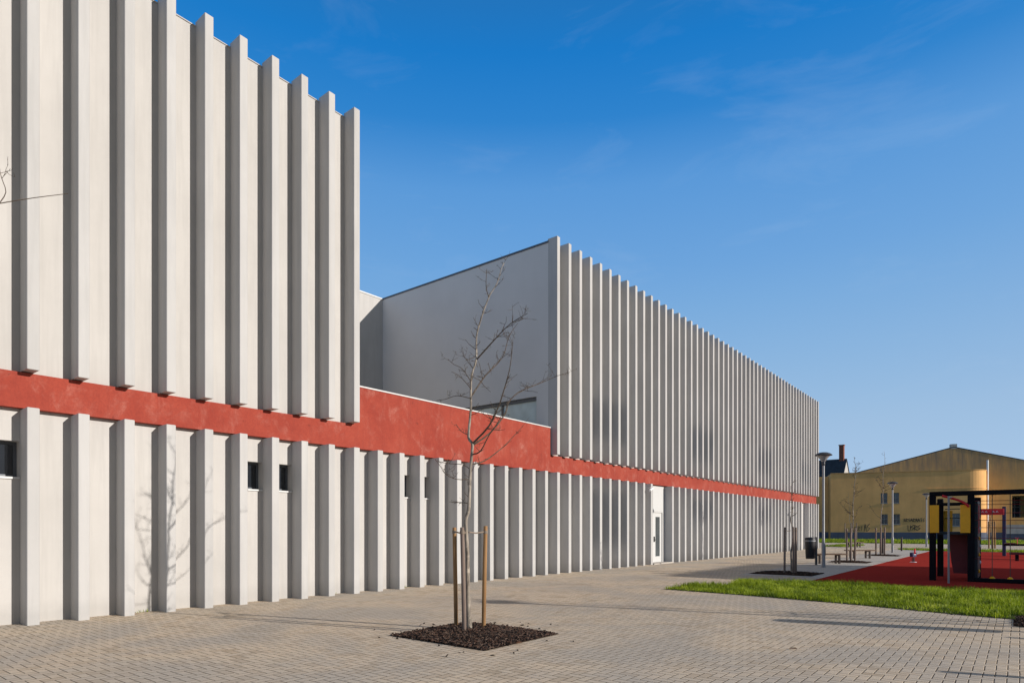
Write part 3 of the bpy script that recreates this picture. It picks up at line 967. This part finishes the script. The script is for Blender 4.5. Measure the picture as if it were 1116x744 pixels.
support((-16.0, 86, 0), 'pale thin stakes on the grass before the left end of the warehouse', [(-.6, -.3), (.1, -.3), (.55, .3)], 2.3, .02, 2.2, ('stake_grey',) * 3, .05, 10)
young_tree((-1.75, 65, 0), 3.6, 35, 'bare tree on the grass behind the climbing frame', .7, 2.0, .7)
support((-1.75, 65, 0), 'pale stakes seen through the rope net of the climbing frame', [(-.2, -.1), (.05, -.2), (.2, .1)], 2.2, .05, 1.9, ('stake',) * 3, .06, 11)
bed(-.08, 1.8, 13.28, 14.86, 'bark pit cut off by the right edge at the corner of the lawn', 1500, 8)
young_tree((1.35, 14.05, .04), 4.6, 41, 'bare tree in the bark pit at the near corner of the lawn', .8, 1.7, 1.0)
support((1.35, 14.05, .04), 'stakes in the bark pit at the near corner of the lawn', [(-.2, .2), (.22, .05), (.0, -.25)], 1.6, .02, 1.5, ('stake', 'stake_grey', 'stake'), .033, 12)
# tree beside the photographer whose branch tip reaches in at the left edge
nt = young_tree((-8.95, 0.55, 0), 6.0, 51, 'bare tree beside the near ribs whose branch tip enters at the left edge', .8, 1.9, 1.0)
b = MB(); ls = []
q = smooth_path([(0.02, 0.0, 3.7), (-.05, .3, 4.3), (.1, .7, 4.72), (.3, 1.05, 4.95), (.45, 1.30, 5.07), (.49, 1.6, 5.24), (.55, 1.9, 5.39)])
tangle(q, rad_along(q, .012, .0035), 5, 5, .30, ls)
q = smooth_path([(.45, 1.30, 5.07), (.44, 1.36, 5.22), (.40, 1.33, 5.38), (.41, 1.30, 5.52)])
tangle(q, rad_along(q, .005, .003), 6, 3, .2, ls)
for p_, r_ in ls: b.tube(p_, r_, 5)
b.build('branch', M['twig'], nt, smooth=True)

for n_, (y_, w_) in enumerate(((4.9, .25), (9.35, .12), (11.6, .3), (14.2, .2), (16.0, .15), (20.4, .3))):
    blades('weed', [(WALLX + .01, y_), (WALLX + .07, y_), (WALLX + .07, y_ + w_), (WALLX + .01, y_ + w_)], 1500, .02, .07, .012, M['grass'], 'tiny weeds in the joint between the paving and the foot of the ribbed wall', .01, 60 + n_)

# ------------------------------------------------------------------ street furniture
lamp = thing('street_lamp', 'nearest street lamp, grey post with a saucer head, at the corner of the ribbed building', 'street lamp', (-6.35, 28.6, 0), group='street lamps along the path')
MB().lathe([(.075, 0), (.075, 1.0), (.052, 1.06), (.048, 4.25), (.04, 4.3)], sides=16).build('pole', M['steel'], lamp, smooth=True)
MB().lathe([(.11, 0), (.11, .015), (.08, .02)], sides=16).build('base_plate', M['steel'], lamp)
hd = MB().lathe([(.05, 4.22), (.065, 4.26), (.065, 4.36), (.05, 4.38)], sides=16).build('lamp_neck', M['lamp_grey'], lamp, smooth=True)
MB().lathe([(.06, 4.382), (.11, 4.45), (.19, 4.56), (.25, 4.63)], sides=20).build('lamp_bowl', M['lamp_glass'], lamp, smooth=True)
MB().lathe([(.30, 4.63), (.335, 4.64), (.34, 4.66), (.27, 4.72), (.15, 4.765), (.02, 4.78)], sides=24).build('lamp_cap', M['lamp_grey'], lamp, smooth=True)
MB().box(.07, .08, -.035, .035, .5, .85).build('access_door', M['lamp_grey'], lamp)
dup(lamp, (-6.67, 49.3, 0), label='second street lamp in the row, in front of the windows of the ochre warehouse')
dup(lamp, (-6.45, 67.0, 0), label='farthest street lamp in the row, beside the black posts of the climbing frame')
dup(lamp, (5.2, 14.75, 0), label='street lamp outside the right edge whose thin shadow crosses the paving')

bin_ = thing('litter_bin', 'black litter bin with a silver band near the far end of the ribbed wall', 'litter bin', (-7.1, 30.3, 0), R(38), group='litter bins')
MB().lathe([(.17, .28), (.185, .30), (.215, .95), (.218, 1.04)], -.18, 0, 20).build('bin_body', M['black'], bin_, smooth=True)
MB().lathe([(.222, 1.042), (.222, 1.10)], -.18, 0, 20).build('silver_band', M['steel'], bin_, smooth=True)
MB().lathe([(.222, 1.102), (.222, 1.18), (.19, 1.22), (.03, 1.235)], -.18, 0, 20).build('bin_lid', M['black'], bin_, smooth=True)
b = MB(); b.cbox(.04, .12, -.04, .04, -.02, 1.24, .006); b.box(-.02, .041, -.06, .06, .45, .55); b.box(-.02, .041, -.06, .06, .85, .95)
b.build('post', M['lamp_grey'], bin_)
dup(bin_, (0.62, 12.8, 0), label='black litter bin just outside the right edge by the lawn corner')


def bench(loc, rz, label):
    t = thing('bench', label, 'bench', loc, rz, group='backless benches')
    b_ = MB()
    for i in range(3): b_.cbox(-.21 + .145 * i, -.21 + .145 * i + .135, -.8, .8, .41, .465, .006)
    b_.build('seat', M['bench_wood'], t)
    for y_ in (-.45, .45):
        l = MB()
        l.cbox(-.2, -.12, y_ - .04, y_ + .04, -.01, .36, .005); l.cbox(.12, .2, y_ - .04, y_ + .04, -.01, .36, .005); l.cbox(-.2, .2, y_ - .039, y_ + .039, .36, .41, .005)
        l.build('leg', M['bench_leg'], t)
    return t
bench((-6.9, 31.9, 0), R(-52), 'nearest wooden bench, just right of the nearest lamp post')
bench((-6.75, 38.6, 0), R(-45), 'second wooden bench, right of the stakes between the benches')
bench((-11.2, 61.5, 0), R(-40), 'farthest dark bench by the small grass patch')

for (x_, y_, l_) in ((-6.67, 53.5, 'dark bollard at the far end of the red playground'), (-6.9, 46.9, 'dark bollard behind the second set of stakes'), (2.35, 9.45, 'unseen dark bollard added outside the right edge to cast a shadow on the near paving'), (2.9, 12.75, 'unseen dark bollard added outside the right edge as a shadow caster by the corner of the lawn')):  # last two are unseen, added to cast shadows on the paving
    t = thing('bollard', l_, 'bollard', (x_, y_, 0), group='bollards by the path')
    MB().lathe([(.06, 0), (.06, .98), (.045, 1.0)], sides=12).build('post', M['bench_leg'], t, smooth=True)
    MB().lathe([(.09, 0), (.09, .012), (.065, .015)], sides=12).build('foot', M['steel'], t)

# ------------------------------------------------------------------ playground
cf = thing('climbing_frame', 'black climbing tower with yellow panels and a rope net on red rubber', 'climbing frame', (-1.6, 23.6, 0.01))
ox, oy = -1.6, 23.6
def cfm(b_, name, mat, sm=False): return b_.build(name, M[mat], cf, base=(ox, oy, 0), smooth=sm)
posts = [(-2.10, 23.5), (-2.08, 25.7), (-1.14, 23.6), (-1.05, 25.3), (2.35, 23.55)]
for x_, y_ in posts:
    b = MB(); b.cbox(x_ - .085, x_ + .085, y_ - .085, y_ + .085, -.03, 2.6, .012); cfm(b, 'post', 'black_post')
b = MB(); b.cbox(-2.19, 2.45, 23.50, 23.66, 2.601, 2.74, .01); cfm(b, 'top_beam', 'black_post')
b = MB(); b.cbox(-1.05, 2.26, 23.52, 23.66, .0, .12, .01); cfm(b, 'bottom_beam', 'black_post')
b = MB(); b.cbox(-2.15, -1.0, 25.2, 25.34, 2.35, 2.45, .01); cfm(b, 'rear_beam', 'black_post')
b = MB(); b.box(-2.0, -1.06, 23.69, 25.6, 1.42, 1.5); cfm(b, 'platform', 'black')
for x0_, x1_, y_ in ((-2.17, -1.93, 23.39), (-1.40, -1.15, 23.47)):
    b = MB(); b.cbox(x0_, x1_, y_, y_ + .022, 1.47, 2.32, .008); cfm(b, 'yellow_panel', 'yellow')
b = MB(); b.cbox(-2.0, -1.75, 25.80, 25.82, 1.5, 2.2, .008); cfm(b, 'yellow_panel', 'yellow')
b = MB(); b.prism_y([(-1.80, 1.42), (-1.05, 1.42), (-1.05, .16), (-1.66, .16), (-1.72, .5)], 24.9, 24.95); cfm(b, 'maroon_panel', 'maroon')
b = MB(); b.tube([(-1.62, 22.5, -.02), (-1.62, 22.5, 2.55)], .028, 12); b.tube([(-1.62, 22.5, 2.5), (-1.62, 23.55, 2.56)], .025, 8); cfm(b, 'sliding_pole', 'steel', True)
b = MB(); b.tube(smooth_path([(-1.85, 23.42, 2.60), (-1.55, 23.40, 2.50), (-1.3, 23.40, 2.38), (-1.18, 23.42, 2.25)]), .035, 8); cfm(b, 'red_arch', 'red_paint', True)
for z_ in (2.25, 1.95):
    b = MB(); b.tube([(-1.95, 25.7, z_), (-1.08, 25.3, z_)], .014, 6); cfm(b, 'guard_rail', 'black')
b = MB(); b.box(-1.06, -.98, 23.69, 25.2, .1, 2.45); cfm(b, 'climbing_wall', 'black')
for i, (y_, z_) in enumerate(((24.0, .3), (24.6, .55), (24.1, .8), (24.7, 1.05), (24.15, 1.3), (24.6, 1.6), (24.2, 1.9))):
    b = MB(); b.lathe([(.03, 0), (.06, .012), (.05, .035), (.02, .05)], 0, 0, 8)
    b.v = [(-.98 + vz, y_ + vx, z_ + vy) for vx, vy, vz in b.v]
    cfm(b, 'climbing_hold', 'white' if i % 2 else 'yellow', True)
b = MB(); b.box(-.965, -.945, 23.7, 23.76, 1.45, 2.3); b.box(-.965, -.945, 23.9, 23.96, 1.45, 2.3); cfm(b, 'red_grab_rail', 'red_paint')
for x_ in (-.63, -.21, .25, .7, 1.15, 1.6, 2.0):
    b = MB(); b.tube([(x_, 23.59, .13), (x_, 23.59, 2.6)], .011, 6); cfm(b, 'net_rope', 'rope_grey')
    b = MB(); b.lathe([(.075, .122), (.06, .15), (.02, .18)], x_, 23.59, 12); cfm(b, 'rope_anchor', 'yellow', True)
for z_ in (2.43, 2.32, 2.07, 1.85, 1.63, 1.32, .7):
    b = MB(); b.tube([(-1.05, 23.59, z_), (.6, 23.59, z_ - .015), (2.27, 23.59, z_)], .009, 6); cfm(b, 'net_rung', 'rope_red')

sw = thing('play_portal', 'red board with white marks on navy posts behind the rope net', 'play equipment', (-1.5, 47.0, .01))
b = MB(); b.cbox(-.75, .80, -.05, .05, 2.42, 2.78, .01); b.build('board', M['red_paint'], sw)
for x_ in (-.72, .80):
    b = MB(); b.cbox(x_ - .09, x_ + .09, .055, .235, -.03, 2.9, .012); b.build('post', M['blue'], sw)
b = MB()
gg = random.Random(3)
for i in range(7):
    x_ = -.6 + .17 * i
    if i == 4: continue
    b.tube([(x_, -.056, 2.56), (x_ + .05, -.056, 2.66), (x_ + .10, -.056, 2.56)], .014, 5)
    b.tube([(x_ + .02, -.056, 2.60), (x_ + .08, -.056, 2.61)], .012, 5)
b.build('white_marks', M['white'], sw)
se = thing('seesaw', 'maroon and black seesaw at the far right edge of the red playground', 'seesaw', (0.9, 46.5, .01), R(20))
b = MB(); b.cbox(-1.7, 1.7, -.09, .09, .62, .74, .01); b.build('plank', M['black_post'], se)
b = MB(); b.prism_y([(-.3, 0), (.3, 0), (.1, .62), (-.1, .62)], -.15, .15); b.build('pivot', M['blue'], se)
for x_ in (-1.4, 1.4):
    b = MB(); b.cbox(x_ - .22, x_ + .22, -.16, .16, .741, .79, .01); b.build('seat', M['maroon'], se)
    b = MB(); s_ = -1 if x_ > 0 else 1
    b.tube([(x_ + s_ * .32, -.05, .74), (x_ + s_ * .32, -.05, 1.05), (x_ + s_ * .32, -.2, 1.08)], .02, 6); b.tube([(x_ + s_ * .32, -.05, 1.05), (x_ + s_ * .32, .2, 1.08)], .02, 6); b.build('handlebar', M['red_paint'], se)
bm = thing('balance_beam', 'low maroon balance beam seen behind the rope net', 'balance beam', (1.2, 40.5, .01), R(5))
b = MB(); b.cbox(-1.6, 1.6, -.08, .08, .30, .42, .01); b.build('beam', M['maroon'], bm)
for x_ in (-1.3, 1.3):
    b = MB(); b.cbox(x_ - .07, x_ + .07, -.07, .07, -.02, .3, .01); b.build('leg', M['black_post'], bm)
sr = thing('spring_rider', 'small blue and white spring rider left of the climbing tower', 'spring rider', (-3.96, 35.6, .01), R(78))
sr.scale = (.72, .72, .76)
b = MB(); b.tube([(.09 * math.cos(t * .9), .09 * math.sin(t * .9), .0 + .009 * t) for t in range(36)], .014, 6); b.build('spring', M['black'], sr, smooth=True)
b = MB(); b.prism_y([(-.32, .34), (.30, .34), (.40, .52), (.30, .60), (.22, .46), (-.12, .46), (-.24, .62), (-.36, .58)], -.09, .09); b.build('body', M['blue'], sr)
b = MB(); b.prism_y([(-.18, .47), (.16, .47), (.16, .50), (-.18, .50)], -.12, .12); b.build('seat', M['white'], sr)
b = MB(); b.prism_y([(.2, .5), (.36, .5), (.34, .82), (.24, .86)], -.03, .03); b.build('head', M['red_paint'], sr)
b = MB(); b.tube([(.25, -.2, .66), (.25, .2, .66)], .018, 8); b.build('handle', M['white'], sr)
b = MB(); b.lathe([(.2, 0), (.2, .02), (.12, .03)], 0, 0, 16); b.build('base', M['white'], sr)

# ------------------------------------------------------------------ buildings behind
wh = thing('warehouse', 'low ochre warehouse with small dark windows, a rounded corner and graffiti', 'warehouse', (-22.1, 104, 0), R(18.3))
arc = [(17.6 + 2.5 * math.sin(t), 2.5 - 2.5 * math.cos(t)) for t in [math.pi / 2 * i / 10 for i in range(11)]]
outer = [(0, 0)] + arc + [(20.1, 3.2), (0, 3.2)]
wops = [(6.6, 7.45, 5.35, 6.85), (8.1, 8.95, 5.35, 6.85), (6.6, 7.5, 2.27, 3.75), (8.1, 9.05, 2.27, 3.75), (15.3, 16.4, 2.0, 3.8)]
b = MB()
# straight front with openings, then the rounded corner and the ends
ops = {}
cuts = sorted({0.0, 17.6} | {a for o_ in wops for a in o_[:2]})
for a_, c_ in zip(cuts, cuts[1:]):
    hs_ = sorted([(o_[2], o_[3]) for o_ in wops if o_[0] <= a_ + 1e-6 and o_[1] >= c_ - 1e-6]); z_ = -.2
    for (d_, e_) in hs_:
        b.box(a_, c_, 0, .35, z_, d_); z_ = e_
    b.box(a_, c_, 0, .35, z_, 9.82)
n_ = len(arc)
inn = [(17.6 + 2.15 * math.sin(t), 2.5 - 2.15 * math.cos(t)) for t in [math.pi / 2 * i / 10 for i in range(11)]]
b.prism(arc + inn[::-1], -.2, 9.82)
b.box(19.75, 20.1, 2.5, 8, -.2, 9.82)
b.box(0, .35, .35, 8, -.2, 9.82)
b.build('wall', M['ochre'], wh)
b = MB(); b.prism([(0.36, .36)] + [(x_ - .2, y_ + .2) for x_, y_ in inn] + [(19.7, 8), (.36, 8)], 9.3, 9.5); b.build('roof', M['roof'], wh)
off = lambda d_: [(17.6 + (2.5 + d_) * math.sin(t), 2.5 - (2.5 + d_) * math.cos(t)) for t in [math.pi / 2 * i / 10 for i in range(11)]]
def strip(d_, z0_, z1_, x0_=-.02):
    b_ = MB(); b_.prism([(x0_, -d_)] + off(d_) + [(20.1 + d_, 3.2)] + [(20.1, 3.2)] + off(.002)[::-1] + [(x0_, -.002)], z0_, z1_); return b_
strip(.08, 9.821, 9.93).build('cornice', M['ochre2'], wh)
strip(.06, 7.27, 7.40, 12.4).build('string_course', M['ochre'], wh)
strip(.05, -.2, 1.1).build('plinth', M['plinth'], wh)
for (a_, c_, d_, e_) in wops:
    p_ = MB().box(a_ + .02, c_ - .02, .2, .22, d_ + .02, e_ - .02).build('window', M['old_pane'], wh)
    f_ = MB()
    f_.box(a_, a_ + .07, .14, .26, d_, e_); f_.box(c_ - .07, c_, .14, .26, d_, e_); f_.box(a_ + .07, c_ - .07, .141, .259, e_ - .07, e_); f_.box(a_ + .07, c_ - .07, .141, .259, d_, d_ + .07)
    f_.box((a_ + c_) / 2 - .03, (a_ + c_) / 2 + .03, .145, .255, d_ + .07, e_ - .07); f_.box(a_ + .07, c_ - .07, .15, .25, (d_ + e_) / 2, (d_ + e_) / 2 + .05)
    f_.build('window_frame', M['old_frame'], p_)
    MB().box(a_ - .08, c_ + .08, -.06, .14, d_ - .08, d_ - .003).build('window_sill', M['old_frame'], p_)
MB().tube([(20.45, 2.75, 0), (20.45, 2.75, 11.4)], .13, 10).build('drainpipe', M['white'], wh, smooth=True)


def scrawl(x0_, x1_, z0_, z1_, n__, seed, th_):
    """sprayed letters: each a few wavering strokes lying on the wall"""
    g = random.Random(seed); b_ = MB(); w__ = (x1_ - x0_) / n__
    def stroke(pts_):
        pts_ = smooth_path([(p_[0], 0, p_[1]) for p_ in pts_], 3)
        b_.tube([(p_[0], -.012, p_[2]) for p_ in pts_], th_, 4)
    for i in range(n__):
        xa, xb = x0_ + i * w__ + w__ * .12, x0_ + (i + 1) * w__ - w__ * .12
        j_ = lambda v, s=.12: v + g.uniform(-s, s) * w__
        kind = g.randrange(5)
        zm = (z0_ + z1_) / 2
        if kind == 0: stroke([(j_(xa), z0_), (j_(xa), z1_)]); stroke([(xa, z1_), (j_(xb), (zm + z1_) / 2), (xa, zm), (j_(xb), z0_)])
        elif kind == 1: stroke([(j_(xb), z1_), (j_(xa), zm + .1 * (z1_ - z0_)), (j_(xb), zm - .1 * (z1_ - z0_)), (j_(xa), z0_)])
        elif kind == 2: stroke([(xa, z0_), (j_((xa + xb) / 2), z1_), (xb, z0_)]); stroke([(xa, zm), (xb, zm)])
        elif kind == 3: stroke([(xa, z1_), (j_(xa), z0_), (j_(xb), z0_), (xb, z1_)])
        else: stroke([(xa, z1_), (xb, z1_)]); stroke([(j_((xa + xb) / 2), z1_), (j_((xa + xb) / 2), z0_)])
    return b_
scrawl(9.45, 12.15, 2.62, 3.1, 9, 4, .04).build('graffiti', M['spray'], wh)
scrawl(10.0, 11.6, 1.4, 2.15, 4, 9, .045).build('graffiti', M['spray'], wh)
scrawl(2.9, 4.3, 1.35, 1.95, 4, 12, .028).build('graffiti', M['spray'], wh)
scrawl(4.4, 5.2, 1.25, 2.35, 2, 13, .04).build('graffiti', M['spray'], wh)

gh = thing('gabled_hall', 'tall ochre hall with a stained wide gable behind the low warehouse', 'hall', (-22.1, 104, 0), R(18.3))
b = MB(); g0 = 3.25
# gable wall with its tall window cut by boxes below, the triangle above
b.box(0.4, 19.7, g0, g0 + .4, 8.0, 8.9)
b.box(19.7, 23.5, g0, g0 + .4, -.2, 8.9); b.box(23.5, 25.6, g0, g0 + .4, -.2, 3.2); b.box(23.5, 25.6, g0, g0 + .4, 6.3, 8.9); b.box(25.6, 32.6, g0, g0 + .4, -.2, 8.9)
b.prism_y([(0.4, 8.9), (32.6, 8.9), (32.6, 9.2), (16.5, 13.45), (.4, 7.9 + 1.3)], g0, g0 + .4)
b.box(32.2, 32.6, g0 + .4, 40, -.2, 9.1); b.box(.4, .8, g0 + 5, 40, -.2, 9.1)
b.build('gable_wall', M['ochre2'], gh)
b = MB(); b.prism_y([(-.1, 9.05), (16.5, 13.47), (33.1, 9.05), (33.1, 9.17), (16.5, 13.59), (-.1, 9.17)], g0 - .03, 40); b.build('roof', M['tile'], gh)
MB().box(16.1, 16.9, g0 - .02, g0 + .6, 13.3, 13.95).build('ridge_cap', M['gable_white'], gh)
p_ = MB().box(23.52, 25.58, g0 + .2, g0 + .22, 3.22, 6.28).build('window', M['old_pane'], gh)
f_ = MB()
for x_ in (23.5, 24.15, 24.85, 25.5): f_.box(x_, x_ + .1, g0 + .14, g0 + .26, 3.2, 6.3)
for z_ in (3.2, 3.95, 4.75, 5.5, 6.2): f_.box(23.6, 25.5, g0 + .145, g0 + .255, z_, z_ + .08)
f_.build('window_frame', M['old_frame'], p_)
b = MB(); b.box(20.2, 32.7, g0 - .06, g0 - .002, -.2, 1.1); b.build('plinth', M['plinth'], gh)
b = MB(); b.box(22.8, 32.7, g0 - .08, g0 - .062, .9, 2.2); b.build('grey_patch', M['gable_white'], gh)
scrawl(24.5, 26.5, 2.3, 2.9, 5, 21, .05).build('graffiti', M['spray'], gh)
gh.children[-1].location = (0, g0, 0)

ho = thing('gabled_house', 'house with a dark pitched roof, pale gable and brick chimney behind the warehouse', 'house', (-24.95, 129.85, 0))
b = MB(); b.box(-16, 0, -3.1, 3.1, -.2, 11.0); b.build('wall', M['gable_white'], ho)
b = MB(); b.add([(0, -3.1, 11.0), (0, 3.1, 11.0), (0, 0, 14.3), (-.3, -3.1, 11.0), (-.3, 3.1, 11.0), (-.3, 0, 14.3)], [(0, 1, 2), (5, 4, 3), (0, 3, 4, 1), (1, 4, 5, 2), (2, 5, 3, 0)]); b.build('gable', M['gable_white'], ho)
V = [(.12, -3.3, 10.8), (.12, 0, 14.34), (.12, 3.3, 10.8), (.12, 3.3, 11.0), (.12, 0, 14.56), (.12, -3.3, 11.0)]
b = MB(); b.add(V + [(-16.1, y_, z_) for x_, y_, z_ in V], [(0, 1, 4, 5), (1, 2, 3, 4), (11, 10, 7, 6), (10, 9, 8, 7), (5, 4, 10, 11), (4, 3, 9, 10), (0, 6, 7, 1), (1, 7, 8, 2), (0, 5, 11, 6), (2, 8, 9, 3)])
ro = b.build('roof', M['tile'], ho)
b = MB(); b.cbox(-1.15, -.35, -.4, .4, 13.6, 17.0, .03); b.box(-1.23, -.27, -.48, .48, 17.002, 17.15); b.build('chimney', M['brick'], ro)
gwn = thing('garden_wall', 'plain dark ochre wall closing the gap left of the warehouse', 'wall', (-22.1, 104, 0), R(18.3))
b = MB(); b.box(-12, -.05, 2.5, 2.8, -.2, 9.6); b.build('wall', M['ochre'], gwn)
b = MB(); b.box(-12, -.05, 2.44, 2.498, -.2, 1.1); b.build('plinth', M['plinth'], gwn)

# the block across the square, to the right of the view, whose roof shades the lawn and the playground
sb_ = thing('apartment_block', 'pale flat roofed block across the square, outside the right edge, shading the playground', 'building', (20.0, 28.75, 0))
HB = 9.6
b = MB(); b.box(0, 12, 0, 9.7, -.1, HB); b.build('wall', M['conc_wall'], sb_)
b = MB(); b.box(-.1, 12.1, -.1, 9.8, HB + .002, HB + .12); b.build('roof', M['roof'], sb_)
for z_ in (1.0, 4.0, 7.0):
    for y_ in (1.2, 4.2, 7.2):
        p_ = MB().box(-.03, -.005, y_, y_ + 1.3, z_, z_ + 1.4).build('window', M['pane'], sb_)
        f_ = MB(); f_.box(-.06, -.031, y_ - .06, y_, z_ - .06, z_ + 1.46); f_.box(-.06, -.031, y_ + 1.3, y_ + 1.36, z_ - .06, z_ + 1.46); f_.box(-.06, -.031, y_, y_ + 1.3, z_ + 1.4, z_ + 1.46); f_.box(-.06, -.031, y_, y_ + 1.3, z_ - .06, z_)
        f_.build('window_frame', M['white'], p_)

# ------------------------------------------------------------------ fallen leaves on the paving
for i, (x_, y_, l_) in enumerate(((-2.35, 8.9, 'curled brown leaf alone on the paving right of centre'), (-5.45, 6.95, 'brown leaf on the paving beside the right edge of the foreground bark bed'))):
    b = MB(); a_ = i * 1.3
    pts = [(-.05, 0, .012), (-.02, .025, .02), (.03, .02, .028), (.055, 0, .018), (.025, -.022, .03), (-.025, -.024, .016)]
    V = [(x2 * math.cos(a_) - y2 * math.sin(a_), x2 * math.sin(a_) + y2 * math.cos(a_), z2) for x2, y2, z2 in pts]
    V2 = [(x2, y2, z2 - .003) for x2, y2, z2 in V]
    b.add(V + V2, [(0, 1, 2), (0, 2, 3), (0, 3, 4), (0, 4, 5), (8, 7, 6), (9, 8, 6), (10, 9, 6), (11, 10, 6)] + [(k_, 6 + k_, 6 + (k_ + 1) % 6, (k_ + 1) % 6) for k_ in range(6)])
    tag(b.build('fallen_leaf', M['leaf'], loc=(x_, y_, 0)), l_, 'leaf', 'fallen leaves')
